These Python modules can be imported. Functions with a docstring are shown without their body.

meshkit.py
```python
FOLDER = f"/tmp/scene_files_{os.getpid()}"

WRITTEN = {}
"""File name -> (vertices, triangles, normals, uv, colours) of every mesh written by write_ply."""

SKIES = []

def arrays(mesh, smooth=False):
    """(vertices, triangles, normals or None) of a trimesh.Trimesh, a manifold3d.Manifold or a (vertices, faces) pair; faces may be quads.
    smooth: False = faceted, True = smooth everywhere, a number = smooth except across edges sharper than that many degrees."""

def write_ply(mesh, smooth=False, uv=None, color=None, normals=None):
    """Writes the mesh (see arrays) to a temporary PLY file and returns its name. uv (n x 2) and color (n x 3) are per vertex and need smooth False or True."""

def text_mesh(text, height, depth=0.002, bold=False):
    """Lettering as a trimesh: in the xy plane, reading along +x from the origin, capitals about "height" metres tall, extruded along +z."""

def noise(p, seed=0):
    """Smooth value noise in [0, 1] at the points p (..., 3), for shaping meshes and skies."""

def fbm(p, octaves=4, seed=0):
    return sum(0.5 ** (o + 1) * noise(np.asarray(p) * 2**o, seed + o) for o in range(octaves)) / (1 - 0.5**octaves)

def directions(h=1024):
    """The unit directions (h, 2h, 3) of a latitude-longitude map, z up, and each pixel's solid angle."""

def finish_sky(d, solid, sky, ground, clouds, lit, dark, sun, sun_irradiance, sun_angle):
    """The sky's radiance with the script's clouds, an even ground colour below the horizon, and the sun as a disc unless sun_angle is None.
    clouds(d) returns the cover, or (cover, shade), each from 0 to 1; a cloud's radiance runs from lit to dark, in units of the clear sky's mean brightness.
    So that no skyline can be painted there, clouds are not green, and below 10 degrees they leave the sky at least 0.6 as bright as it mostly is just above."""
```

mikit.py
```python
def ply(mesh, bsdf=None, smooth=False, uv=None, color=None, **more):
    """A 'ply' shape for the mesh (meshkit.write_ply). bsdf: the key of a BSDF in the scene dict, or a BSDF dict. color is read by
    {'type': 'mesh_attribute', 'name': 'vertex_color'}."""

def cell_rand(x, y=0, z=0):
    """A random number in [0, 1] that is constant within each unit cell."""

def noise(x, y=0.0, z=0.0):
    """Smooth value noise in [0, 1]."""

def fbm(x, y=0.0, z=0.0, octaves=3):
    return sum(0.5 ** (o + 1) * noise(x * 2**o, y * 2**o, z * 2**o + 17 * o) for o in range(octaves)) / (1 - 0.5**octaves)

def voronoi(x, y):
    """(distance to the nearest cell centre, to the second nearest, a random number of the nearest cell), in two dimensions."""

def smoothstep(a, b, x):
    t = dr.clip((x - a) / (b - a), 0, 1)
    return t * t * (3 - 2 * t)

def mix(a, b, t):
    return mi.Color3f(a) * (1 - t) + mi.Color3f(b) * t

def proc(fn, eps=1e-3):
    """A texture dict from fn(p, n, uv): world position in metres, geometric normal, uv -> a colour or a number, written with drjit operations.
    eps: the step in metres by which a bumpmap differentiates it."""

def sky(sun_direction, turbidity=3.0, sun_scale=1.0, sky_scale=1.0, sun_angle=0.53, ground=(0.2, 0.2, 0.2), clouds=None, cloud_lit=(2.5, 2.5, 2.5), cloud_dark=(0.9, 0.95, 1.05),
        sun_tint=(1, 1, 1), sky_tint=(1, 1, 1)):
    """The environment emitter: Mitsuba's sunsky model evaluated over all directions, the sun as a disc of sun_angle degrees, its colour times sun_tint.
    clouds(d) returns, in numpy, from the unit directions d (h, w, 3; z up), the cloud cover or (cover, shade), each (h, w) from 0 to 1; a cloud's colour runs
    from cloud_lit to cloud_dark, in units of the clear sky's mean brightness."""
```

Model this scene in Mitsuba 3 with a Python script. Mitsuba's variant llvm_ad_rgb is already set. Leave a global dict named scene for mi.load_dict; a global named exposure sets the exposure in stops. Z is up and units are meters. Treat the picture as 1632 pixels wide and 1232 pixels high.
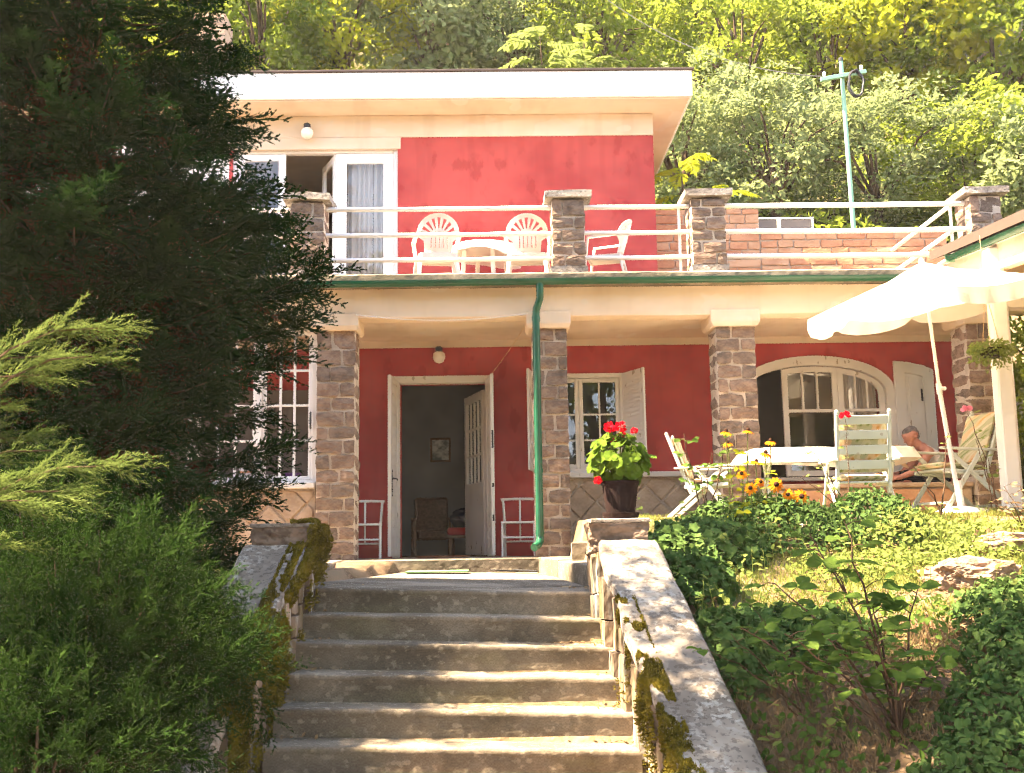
import math
import numpy as np, trimesh, manifold3d as m3, shapely
from shapely.geometry import Polygon, box as sbox
from scipy.spatial import Voronoi
import drjit as dr, mitsuba as mi
import mikit, meshkit
from mikit import noise, fbm, voronoi, cell_rand, smoothstep, mix, proc

# ---------------------------------------------------------------- camera, light, exposure
scene, labels = {}, {}
FPX, CX, CY = 1750.0, 816.0, 616.0                    # focal length and centre of the photograph in its pixels
PITCH, ROLL, YAW = math.atan(249 / 1750.0), math.radians(0.9), math.radians(1.1)
EYE = np.array([0, 0, 0.34])
_c, _s = math.cos(PITCH), math.sin(PITCH)
_f0 = np.array([math.sin(YAW), math.cos(YAW), 0]); _rt = np.array([math.cos(YAW), -math.sin(YAW), 0])
FW = _f0 * _c + np.array([0, 0, _s]); _up = -_f0 * _s + np.array([0, 0, _c])
RT = _rt * math.cos(ROLL) - _up * math.sin(ROLL); UP = _up * math.cos(ROLL) + _rt * math.sin(ROLL)
T = mi.ScalarTransform4f
scene['haze_air'] = {'type': 'homogeneous', 'albedo': {'type': 'rgb', 'value': [0.95, 0.95, 0.95]}, 'sigma_t': 0.0006}
scene['camera'] = {'type': 'perspective', 'fov': 2 * math.degrees(math.atan(816 / FPX)), 'fov_axis': 'x', 'near_clip': 0.05, 'far_clip': 500.0, 'medium': {'type': 'ref', 'id': 'haze_air'},
                   'to_world': T().look_at(origin=EYE.tolist(), target=(EYE + FW).tolist(), up=UP.tolist())}
SUN_EL, SUN_AZ = math.radians(54), math.radians(7)     # from the left, grazing the facade
SUN = (-math.cos(SUN_EL) * math.cos(SUN_AZ), -math.cos(SUN_EL) * math.sin(SUN_AZ), math.sin(SUN_EL))
scene['sky'] = mikit.sky(SUN, turbidity=3, sun_tint=(1.05, 0.99, 0.86), sky_tint=(1.27, 0.95, 0.74))
exposure = 4.95


scene['haze'] = {'type': 'cube', 'to_world': T().translate([0, 37.5, 33]).scale([64, 61, 37.5]), 'bsdf': {'type': 'null'}, 'interior': {'type': 'ref', 'id': 'haze_air'}}
labels['haze'] = {'kind': 'stuff', 'label': 'thin bright summer haze in the air before the wooded slope', 'category': 'haze'}


def at(px, py, D):
    """The point at the depth y = D seen at a pixel of the photograph."""
    d = FW * FPX + RT * (px - CX) - UP * (py - CY)
    return EYE + d * (D - EYE[1]) / d[1]


# ---------------------------------------------------------------- materials
def bs(name, d):
    scene[name] = d
    return name


def princ(c, rough=0.6, spec=0.3, **k):
    return {'type': 'principled', 'base_color': c if isinstance(c, dict) else {'type': 'rgb', 'value': list(c)}, 'roughness': rough, 'specular': spec, **k}


def bump(d, fn, scale, eps=2e-3):
    return {'type': 'bumpmap', 'arbitrary': proc(fn, eps), 'scale': scale, 'bsdf': d}


def two(d):
    return {'type': 'twosided', 'bsdf': d}


def tone(c1, c2, f=6.0, f2=40.0, k=0.5, z=1.0):
    """Colour that wanders between two tones at a coarse and a fine scale."""
    def fn(p, n, uv):
        a = fbm(p.x * f, p.y * f, p.z * f * z, 3)
        b = noise(p.x * f2, p.y * f2, p.z * f2 * z)
        t = dr.clip((a - 0.5) * 2.4 + 0.5 + (b - 0.5) * k, 0, 1)
        return mix(c1, c2, t)
    return fn


def leafmat(name, c1, c2, f=5.0, trans=0.8, rough=0.5, spec=None):
    def fn(p, n, uv):
        a = noise(p.x * f, p.y * f, p.z * f)
        b = noise(p.x * f * 7.3, p.y * f * 7.3, p.z * f * 7.3)
        return mix(c1, c2, dr.clip(a * 0.6 + b * 0.7 - 0.15, 0, 1))
    return bs(name, {'type': 'principledthin', 'base_color': proc(fn), 'roughness': rough, 'diff_trans': trans, 'spec_trans': 0.0, 'eta': 1.4})


def f_red(p, n, uv):
    a = fbm(p.x * 1.3, p.y * 1.3, p.z * 1.3, 4)
    c = mix((0.38, 0.052, 0.052), (0.48, 0.082, 0.075), smoothstep(0.3, 0.7, a))
    s = smoothstep(0.58, 0.72, fbm(p.x * 6.5, p.y * 5, p.z * 3.0, 4)) * smoothstep(0.5, 0.7, noise(p.x * 0.9 + 4, p.y, p.z * 0.8))
    c = mix(c, (0.25, 0.012, 0.012), s * 0.35)
    c = mix(c, (0.26, 0.03, 0.028), smoothstep(0.5, 0.78, fbm(p.x * 8, p.y * 2, p.z * 0.7, 4)) * 0.18)
    pale = smoothstep(0.7, 0.85, fbm(p.x * 3.1 + 9, p.y * 3, p.z * 3.1, 3)) * smoothstep(0.9, 0.3, p.z)
    return mix(c, (0.5, 0.33, 0.28), pale * 0.7)


def b_stucco(p, n, uv):
    return fbm(p.x * 26, p.y * 26, p.z * 18, 4)


bs('red_stucco', two(bump(princ(proc(f_red), 0.85, 0.2), b_stucco, 0.03)))


def f_cream(p, n, uv):
    a = fbm(p.x * 1.1, p.y * 1.7, p.z * 2.3, 4)
    c = mix((0.62, 0.50, 0.37), (0.70, 0.58, 0.455), smoothstep(0.3, 0.7, a))
    drip = smoothstep(0.5, 0.8, fbm(p.x * 5, p.y * 2, p.z * 0.8, 4)) * 0.22
    patch = smoothstep(0.64, 0.69, fbm(p.x * 2.6 + 7, p.y * 2, p.z * 3.4, 3))
    return mix(mix(c, (0.42, 0.29, 0.18), drip), (0.66, 0.58, 0.48), patch * 0.6)


bs('cream_plaster', two(bump(princ(proc(f_cream), 0.85, 0.2), lambda p, n, uv: fbm(p.x * 30, p.y * 30, p.z * 30, 2), 0.004)))
bs('white_plaster', two(bump(princ(proc(tone((0.74, 0.70, 0.66), (0.81, 0.78, 0.74), 1.2, 9, 0.4)), 0.7, 0.2), lambda p, n, uv: fbm(p.x * 22, p.y * 22, p.z * 22, 2), 0.004)))


def f_oldwhite(p, n, uv):
    c = mix((0.60, 0.56, 0.51), (0.70, 0.67, 0.63), noise(p.x * 6, p.y * 6, p.z * 3))
    chip = smoothstep(0.74, 0.78, fbm(p.x * 19, p.y * 19, p.z * 7, 3))
    return mix(c, (0.32, 0.24, 0.17), chip * 0.8)


bs('old_white_paint', two(princ(proc(f_oldwhite), 0.5, 0.35)))
bs('white_paint', two(princ((0.74, 0.72, 0.70), 0.4, 0.4)))
bs('white_plastic', two(princ(proc(tone((0.70, 0.65, 0.60), (0.76, 0.72, 0.68), 5, 30, 0.3)), 0.42, 0.4)))


def f_slat(p, n, uv):
    c = mix((0.43, 0.46, 0.41), (0.53, 0.55, 0.50), noise(p.x * 9, p.y * 9, p.z * 9))
    return mix(c, (0.35, 0.31, 0.25), smoothstep(0.72, 0.8, fbm(p.x * 23, p.y * 23, p.z * 23, 2)) * 0.7)


bs('slat_paint', two(princ(proc(f_slat), 0.45, 0.35)))


def b_rustic(p, n, uv):
    return fbm(p.x * 17, p.y * 17, p.z * 30, 4)


def b_stone(p, n, uv):
    return fbm(p.x * 26, p.y * 26, p.z * 34, 4)


for _i, (a, b) in enumerate([((0.15, 0.10, 0.075), (0.275, 0.195, 0.145)), ((0.18, 0.117, 0.085), (0.305, 0.21, 0.155)), ((0.125, 0.09, 0.07), (0.235, 0.17, 0.132))]):
    bs('pillar_stone_%d' % _i, two(bump(princ(proc(tone(a, b, 14, 60, 0.9)), 0.9, 0.2), b_rustic, 0.05)))
for _i, (a, b) in enumerate([((0.32, 0.225, 0.15), (0.43, 0.315, 0.22)), ((0.37, 0.26, 0.175), (0.48, 0.365, 0.26))]):
    bs('plinth_stone_%d' % _i, two(bump(princ(proc(tone(a, b, 7, 45, 0.7)), 0.9, 0.2), b_stone, 0.012)))
for _i, (a, b) in enumerate([((0.42, 0.18, 0.10), (0.54, 0.27, 0.15)), ((0.46, 0.23, 0.13), (0.56, 0.33, 0.20))]):
    bs('orange_stone_%d' % _i, two(bump(princ(proc(tone(a, b, 6, 40, 0.7)), 0.9, 0.2), b_stone, 0.012)))
bs('mortar', two(bump(princ(proc(tone((0.40, 0.325, 0.255), (0.53, 0.44, 0.35), 8, 60, 0.6)), 0.95, 0.1), lambda p, n, uv: fbm(p.x * 50, p.y * 50, p.z * 50, 2), 0.006)))


def f_conc(p, n, uv):
    a = fbm(p.x * 1.9, p.y * 1.9, p.z * 3.0, 5)
    c = mix((0.098, 0.080, 0.060), (0.235, 0.195, 0.15), smoothstep(0.25, 0.75, a))
    spots = smoothstep(0.55, 0.75, fbm(p.x * 26, p.y * 26, p.z * 26, 4))
    c = mix(c, (0.36, 0.31, 0.24), spots * 0.45)
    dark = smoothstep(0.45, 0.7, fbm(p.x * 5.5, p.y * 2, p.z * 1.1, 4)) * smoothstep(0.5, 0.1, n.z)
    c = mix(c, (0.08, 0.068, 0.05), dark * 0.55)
    green = smoothstep(0.55, 0.75, fbm(p.x * 2.3 + 3, p.y * 3, p.z * 5, 3)) * smoothstep(0.6, 0.2, n.z)
    c = mix(c, (0.15, 0.135, 0.07), green * 0.35)
    grit = noise(p.x * 120, p.y * 120, p.z * 120)
    return c * (0.8 + 0.4 * grit)


bs('old_concrete', two(bump(princ(proc(f_conc), 0.9, 0.2), lambda p, n, uv: fbm(p.x * 18, p.y * 18, p.z * 18, 4), 0.012)))


def f_cap(p, n, uv):
    a = fbm(p.x * 3, p.y * 3, p.z * 3, 4)
    c = mix((0.17, 0.145, 0.125), (0.33, 0.29, 0.25), smoothstep(0.3, 0.7, a))
    lich = smoothstep(0.48, 0.66, fbm(p.x * 34, p.y * 34, p.z * 34, 4)) * smoothstep(0.25, 0.65, fbm(p.x * 4 + 3, p.y * 4, p.z * 4, 2))
    c = mix(c, (0.46, 0.44, 0.41), lich * 0.7)
    dk = smoothstep(0.52, 0.68, fbm(p.x * 41 + 5, p.y * 41, p.z * 41, 3))
    return mix(c, (0.085, 0.07, 0.06), dk * 0.6)


bs('lichen_concrete', two(bump(princ(proc(f_cap), 0.95, 0.15), lambda p, n, uv: fbm(p.x * 30, p.y * 30, p.z * 30, 4), 0.014)))


def f_wallstone(p, n, uv):
    a = fbm(p.x * 5, p.y * 5, p.z * 2.2, 4)
    c = mix((0.10, 0.075, 0.055), (0.27, 0.205, 0.155), smoothstep(0.3, 0.72, a))
    st = smoothstep(0.62, 0.74, noise(p.x * 21, p.y * 21, p.z * 2.4))
    c = mix(c, (0.36, 0.36, 0.33), st * 0.6)
    ms = smoothstep(0.55, 0.68, fbm(p.x * 4 + 2, p.y * 4, p.z * 4, 3))
    return mix(c, (0.13, 0.11, 0.03), ms * 0.35)


bs('wall_stone', two(bump(princ(proc(f_wallstone), 0.95, 0.15), lambda p, n, uv: fbm(p.x * 30, p.y * 30, p.z * 16, 4), 0.02)))
bs('moss_mat', two(bump(princ(proc(tone((0.07, 0.06, 0.012), (0.19, 0.15, 0.02), 16, 90, 0.9)), 1.0, 0.05), lambda p, n, uv: noise(p.x * 160, p.y * 160, p.z * 160), 0.01)))


def f_soil(p, n, uv):
    a = fbm(p.x * 2.1, p.y * 2.1, p.z * 2.1, 4)
    c = mix((0.10, 0.068, 0.043), (0.22, 0.16, 0.10), smoothstep(0.3, 0.7, a))
    bits = smoothstep(0.6, 0.7, noise(p.x * 47, p.y * 47, p.z * 47))
    c = mix(c, (0.26, 0.17, 0.11), bits * 0.6)
    g = smoothstep(0.5, 0.64, fbm(p.x * 1.3 + 11, p.y * 1.3, 0, 3)) * smoothstep(1.0, 2.0, p.x) * smoothstep(5.5, 7.5, p.y)
    c = mix(c, (0.09, 0.11, 0.03), g * 0.8)
    hill = smoothstep(15, 20, p.y)
    return mix(c, (0.055, 0.06, 0.025), hill * 0.7)


bs('soil', two(bump(princ(proc(f_soil), 1.0, 0.05), lambda p, n, uv: fbm(p.x * 22, p.y * 22, p.z * 22, 4), 0.03)))
bs('green_paint', two(princ(proc(tone((0.006, 0.06, 0.03), (0.01, 0.09, 0.046), 4, 30, 0.5)), 0.32, 0.5)))
bs('pale_green_paint', two(princ((0.20, 0.37, 0.26), 0.4, 0.4)))
bs('glass', {'type': 'thindielectric', 'int_ior': 1.5})
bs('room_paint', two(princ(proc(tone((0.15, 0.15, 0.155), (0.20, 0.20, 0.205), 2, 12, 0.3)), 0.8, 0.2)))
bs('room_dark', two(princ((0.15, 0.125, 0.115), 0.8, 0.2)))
bs('wood_floor', two(princ(proc(tone((0.10, 0.055, 0.03), (0.18, 0.10, 0.055), 3, 20, 0.6)), 0.5, 0.3)))
bs('brown_wood', two(princ(proc(tone((0.09, 0.045, 0.02), (0.17, 0.085, 0.04), 8, 50, 0.6)), 0.5, 0.3)))
bs('armchair_cloth', two(princ(proc(tone((0.07, 0.035, 0.02), (0.14, 0.07, 0.045), 30, 90, 0.8)), 0.9, 0.1)))
bs('red_cloth', two(princ((0.35, 0.03, 0.025), 0.9, 0.1)))
bs('dark_cloth', two(princ((0.02, 0.02, 0.028), 0.9, 0.1)))
bs('iron', two(princ((0.025, 0.025, 0.028), 0.5, 0.4)))
bs('lamp_glass', two(princ((0.80, 0.74, 0.66), 0.2, 0.5)))
bs('roof_metal', two(princ((0.085, 0.06, 0.05), 0.6, 0.3)))
bs('curtain', {'type': 'principledthin', 'base_color': {'type': 'rgb', 'value': [0.62, 0.58, 0.54]}, 'roughness': 0.8, 'diff_trans': 0.9, 'spec_trans': 0.0})
bs('canvas', {'type': 'principledthin', 'base_color': {'type': 'rgb', 'value': [0.66, 0.60, 0.50]}, 'roughness': 0.8, 'diff_trans': 0.8, 'spec_trans': 0.0})
bs('tablecloth_mat', {'type': 'principledthin', 'base_color': proc(tone((0.82, 0.72, 0.66), (0.84, 0.80, 0.76), 5, 30, 0.3)), 'roughness': 0.8, 'diff_trans': 0.5, 'spec_trans': 0.0})


def f_floral(p, n, uv):
    d1, d2, w = voronoi((p.x + p.y * 0.6) * 17, (p.z + p.y * 0.7) * 17)
    c = mix((0.42, 0.36, 0.22), (0.16, 0.19, 0.06), smoothstep(0.3, 0.36, w))
    c = mix(c, (0.46, 0.22, 0.06), smoothstep(0.72, 0.76, w))
    return mix(c, (0.55, 0.5, 0.4), smoothstep(0.05, 0.4, d1) * 0.45)


bs('floral_cushion', two(princ(proc(f_floral), 0.95, 0.1)))
bs('pot_plastic', two(princ(proc(tone((0.014, 0.008, 0.008), (0.028, 0.015, 0.014), 14, 60, 0.6)), 0.8, 0.12)))
bs('bark', two(bump(princ(proc(tone((0.055, 0.035, 0.024), (0.14, 0.095, 0.065), 9, 40, 0.8, 0.25)), 0.95, 0.1), lambda p, n, uv: fbm(p.x * 25, p.y * 25, p.z * 5, 3), 0.03)))
bs('stem_green', two(princ((0.10, 0.12, 0.035), 0.6, 0.2)))
bs('stem_brown', two(princ(proc(tone((0.06, 0.032, 0.02), (0.12, 0.07, 0.04), 12, 60, 0.5)), 0.7, 0.2)))
bs('skin', two(princ(proc(tone((0.44, 0.19, 0.135), (0.52, 0.25, 0.18), 14, 60, 0.4)), 0.55, 0.3)))
bs('grey_hair', two(bump(princ(proc(tone((0.09, 0.075, 0.07), (0.22, 0.19, 0.18), 30, 160, 0.9)), 0.8, 0.2), lambda p, n, uv: noise(p.x * 260, p.y * 260, p.z * 120), 0.004)))
bs('shirt_white', two(princ((0.72, 0.70, 0.68), 0.9, 0.1)))
bs('straw', {'type': 'principledthin', 'base_color': {'type': 'rgb', 'value': [0.72, 0.52, 0.32]}, 'roughness': 0.8, 'diff_trans': 0.8, 'spec_trans': 0.0})
bs('petal_red', {'type': 'principledthin', 'base_color': {'type': 'rgb', 'value': [0.72, 0.012, 0.03]}, 'roughness': 0.6, 'diff_trans': 0.7, 'spec_trans': 0.0})
bs('petal_pink', {'type': 'principledthin', 'base_color': {'type': 'rgb', 'value': [0.78, 0.30, 0.42]}, 'roughness': 0.6, 'diff_trans': 0.7, 'spec_trans': 0.0})
bs('petal_orange', {'type': 'principledthin', 'base_color': proc(tone((0.62, 0.15, 0.01), (0.75, 0.34, 0.02), 40, 160, 0.6)), 'roughness': 0.6, 'diff_trans': 0.6, 'spec_trans': 0.0})
bs('flower_heart', two(princ((0.035, 0.014, 0.008), 0.9, 0.1)))
bs('orange_plastic', two(princ((0.62, 0.22, 0.05), 0.45, 0.4)))
bs('purple_plastic', two(princ((0.16, 0.07, 0.24), 0.4, 0.4)))
bs('mat_green', two(princ((0.13, 0.24, 0.12), 0.95, 0.1)))
bs('doormat_brown', two(princ((0.24, 0.10, 0.05), 0.95, 0.1)))
bs('picture_print', two(princ(proc(tone((0.12, 0.13, 0.12), (0.5, 0.5, 0.48), 11, 40, 0.7)), 0.4, 0.4)))
leafmat('conifer_leaf', (0.006, 0.021, 0.006), (0.030, 0.064, 0.018), 1.6, 0.35, 0.55)
leafmat('conifer_dead', (0.06, 0.022, 0.011), (0.13, 0.05, 0.025), 4.0, 0.4, 0.7)
leafmat('golden_juniper_leaf', (0.085, 0.135, 0.035), (0.19, 0.235, 0.07), 3.0, 0.8, 0.5)
leafmat('juniper_leaf', (0.010, 0.028, 0.006), (0.036, 0.066, 0.015), 3.0, 0.5, 0.5)
leafmat('hill_leaf_0', (0.17, 0.235, 0.03), (0.37, 0.42, 0.06), 0.9, 1.1)
leafmat('hill_leaf_1', (0.25, 0.30, 0.02), (0.50, 0.49, 0.035), 0.9, 1.1)
leafmat('hill_leaf_2', (0.16, 0.21, 0.08), (0.34, 0.38, 0.18), 1.2, 0.95, 0.3)
leafmat('hill_leaf_3', (0.10, 0.155, 0.02), (0.22, 0.27, 0.035), 0.9, 1.0)
leafmat('ivy_leaf', (0.04, 0.085, 0.026), (0.11, 0.17, 0.05), 6.0, 0.4, 0.24)
leafmat('pale_leaf', (0.15, 0.21, 0.05), (0.30, 0.35, 0.10), 6.0, 0.95, 0.45)
leafmat('rose_leaf', (0.06, 0.12, 0.024), (0.14, 0.21, 0.045), 6.0, 0.8, 0.45)
leafmat('geranium_leaf', (0.08, 0.15, 0.02), (0.16, 0.24, 0.035), 9.0, 0.7, 0.5)
leafmat('grass_blade', (0.12, 0.16, 0.03), (0.28, 0.28, 0.08), 3.0, 0.7, 0.6)
leafmat('dry_leaf', (0.16, 0.095, 0.05), (0.36, 0.25, 0.14), 9.0, 0.5, 0.8)


# ---------------------------------------------------------------- names, entries, small geometry
_taken = {}


def numbered(key):
    n = _taken.get(key, 0)
    _taken[key] = n + 1
    return key if n == 0 else '%s_%03d' % (key, n)


def lab(key, label=None, category=None, group=None, kind=None):
    d = {k: v for k, v in (('label', label), ('category', category), ('group', group), ('kind', kind)) if v}
    labels[key] = {**labels.get(key, {}), **d}
    return key


def thing(name, label, cat, group=None):
    return lab(numbered(name), label, cat, group)


def add(name, mesh, mat, parent=None, M=None, smooth=30, **props):
    key = numbered(name if parent is None else parent + '__' + name)
    v, f = vf(mesh)
    if M is not None:
        v = v @ M[:3, :3].T + M[:3, 3]
        if np.linalg.det(M[:3, :3]) < 0:
            f = f[:, ::-1]
    scene[key] = mikit.ply((v, f), mat, smooth)
    if props:
        lab(key, **props)
    return key


def vf(m):
    if hasattr(m, 'to_mesh'):
        q = m.to_mesh()
        return np.array(q.vert_properties[:, :3], float), np.array(q.tri_verts)
    if isinstance(m, trimesh.Trimesh):
        return np.array(m.vertices), np.array(m.faces)
    v, f = np.asarray(m[0], float), np.asarray(m[1], int)
    return v, (np.vstack([f[:, [0, 1, 2]], f[:, [0, 2, 3]]]) if f.shape[1] == 4 else f)


def cat(*ms):
    vs, fs, n = [], [], 0
    for m in ms:
        v, f = vf(m)
        vs.append(v); fs.append(f + n); n += len(v)
    return np.vstack(vs), np.vstack(fs)


def xf(m, M):
    v, f = vf(m)
    return v @ M[:3, :3].T + M[:3, 3], f


def rotz(a, p=(0, 0, 0)):
    M = np.eye(4); c, s = math.cos(a), math.sin(a)
    M[:2, :2] = [[c, -s], [s, c]]; M[:3, 3] = p
    return M


def rot(axis, a, p=(0, 0, 0)):
    M = trimesh.transformations.rotation_matrix(a, axis); M[:3, 3] = p
    return M


def shift(x, y, z):
    M = np.eye(4); M[:3, 3] = (x, y, z)
    return M


_CB = None


def cham(x0, x1, y0, y1, z0, z1, b=0.004):
    """A box with chamfered edges."""
    c = np.array([(x0 + x1) / 2, (y0 + y1) / 2, (z0 + z1) / 2]); h = np.abs([(x1 - x0) / 2, (y1 - y0) / 2, (z1 - z0) / 2])
    b = min(b, h.min() * 0.45)
    global _CB
    if _CB is None:
        pts = np.array([[sx * (1 - (k != 0) * 0.1), sy * (1 - (k != 1) * 0.1), sz * (1 - (k != 2) * 0.1)] for sx in (-1, 1) for sy in (-1, 1) for sz in (-1, 1) for k in range(3)])
        hull = trimesh.Trimesh(pts).convex_hull
        v, f = np.array(hull.vertices), np.array(hull.faces)
        _CB = (np.sign(v), np.abs(v) < 0.95, f)
    sg, inn, f = _CB
    return sg * (h - inn * b) + c, f


def beam(p0, p1, w, h, up=(0, 0, 1), b=0.004):
    p0, p1 = np.asarray(p0, float), np.asarray(p1, float)
    x = p1 - p0; L = np.linalg.norm(x); x /= L
    y = np.cross(up, x); y /= np.linalg.norm(y); z = np.cross(x, y)
    M = np.eye(4); M[:3, 0], M[:3, 1], M[:3, 2], M[:3, 3] = x, y, z, p0
    return xf(cham(0, L, -w / 2, w / 2, -h / 2, h / 2, b), M)


def tube(points, r, n=8, cap=True):
    p = np.asarray(points, float); m = len(p)
    t = np.gradient(p, axis=0); t /= np.linalg.norm(t, axis=1, keepdims=True) + 1e-12
    a = np.zeros_like(p)
    ref = np.array([0, 0, 1.0]) if abs(t[0, 2]) < 0.9 else np.array([1.0, 0, 0])
    prev = np.cross(t[0], ref); prev /= np.linalg.norm(prev)
    for i in range(m):
        prev = prev - t[i] * (prev @ t[i]); prev /= np.linalg.norm(prev) + 1e-12
        a[i] = prev
    bb = np.cross(t, a); an = np.arange(n) * 2 * np.pi / n
    r = np.broadcast_to(np.asarray(r, float), (m,))
    v = (p[:, None] + r[:, None, None] * (np.cos(an)[None, :, None] * a[:, None] + np.sin(an)[None, :, None] * bb[:, None])).reshape(-1, 3)
    i, j = np.meshgrid(np.arange(m - 1), np.arange(n), indexing='ij')
    q = np.stack([i * n + j, i * n + (j + 1) % n, (i + 1) * n + (j + 1) % n, (i + 1) * n + j], -1).reshape(-1, 4)
    f = np.vstack([q[:, [0, 1, 2]], q[:, [0, 2, 3]]])
    if cap:
        v = np.vstack([v, p[0], p[-1]]); k = np.arange(n)
        f = np.vstack([f, np.stack([(k + 1) % n, k, 0 * k + m * n], 1), np.stack([(m - 1) * n + k, (m - 1) * n + (k + 1) % n, 0 * k + m * n + 1], 1)])
    return v, f


def lathe(prof, n=24, M=None):
    """Profile [(r, z), ...] turned round z."""
    prof = np.asarray(prof, float); m = len(prof); an = np.arange(n) * 2 * np.pi / n
    v = np.stack([prof[:, 0, None] * np.cos(an), prof[:, 0, None] * np.sin(an), np.repeat(prof[:, 1, None], n, 1)], -1).reshape(-1, 3)
    i, j = np.meshgrid(np.arange(m - 1), np.arange(n), indexing='ij')
    q = np.stack([i * n + j, i * n + (j + 1) % n, (i + 1) * n + (j + 1) % n, (i + 1) * n + j], -1).reshape(-1, 4)
    f = np.vstack([q[:, [0, 1, 2]], q[:, [0, 2, 3]]])
    return xf((v, f), M) if M is not None else (v, f)


def prism(poly, d, M=None):
    """A shapely polygon (or rings) in x, z extruded from y = 0 to y = d."""
    ms = [trimesh.creation.extrude_polygon(g, d, engine='earcut') for g in getattr(poly, 'geoms', [poly])]
    v, f = cat(*ms)
    v = np.stack([v[:, 0], d - v[:, 2], v[:, 1]], 1)
    return xf((v, f), M) if M is not None else (v, f)


_b = trimesh.creation.box((2, 2, 2)).subdivide()
_BV, _BF = np.array(_b.vertices), np.array(_b.faces)


def rough(c, h, rng, bulge=0.10, jit=0.07):
    """A roughly dressed stone: a subdivided box with rounded, uneven faces (48 triangles)."""
    v = _BV.copy(); k = np.abs(v).sum(1)                       # 3 corner, 2 edge, 1 face centre
    v *= np.where(k > 2.5, 1 - bulge * 0.55, np.where(k > 1.5, 1.0, 1 + bulge))[:, None]
    h = np.asarray(h, float)
    v = v * h + rng.normal(0, jit, v.shape) * min(h) * np.where(k > 2.5, 0.9, 0.8)[:, None]
    return v + np.asarray(c), _BF


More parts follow.
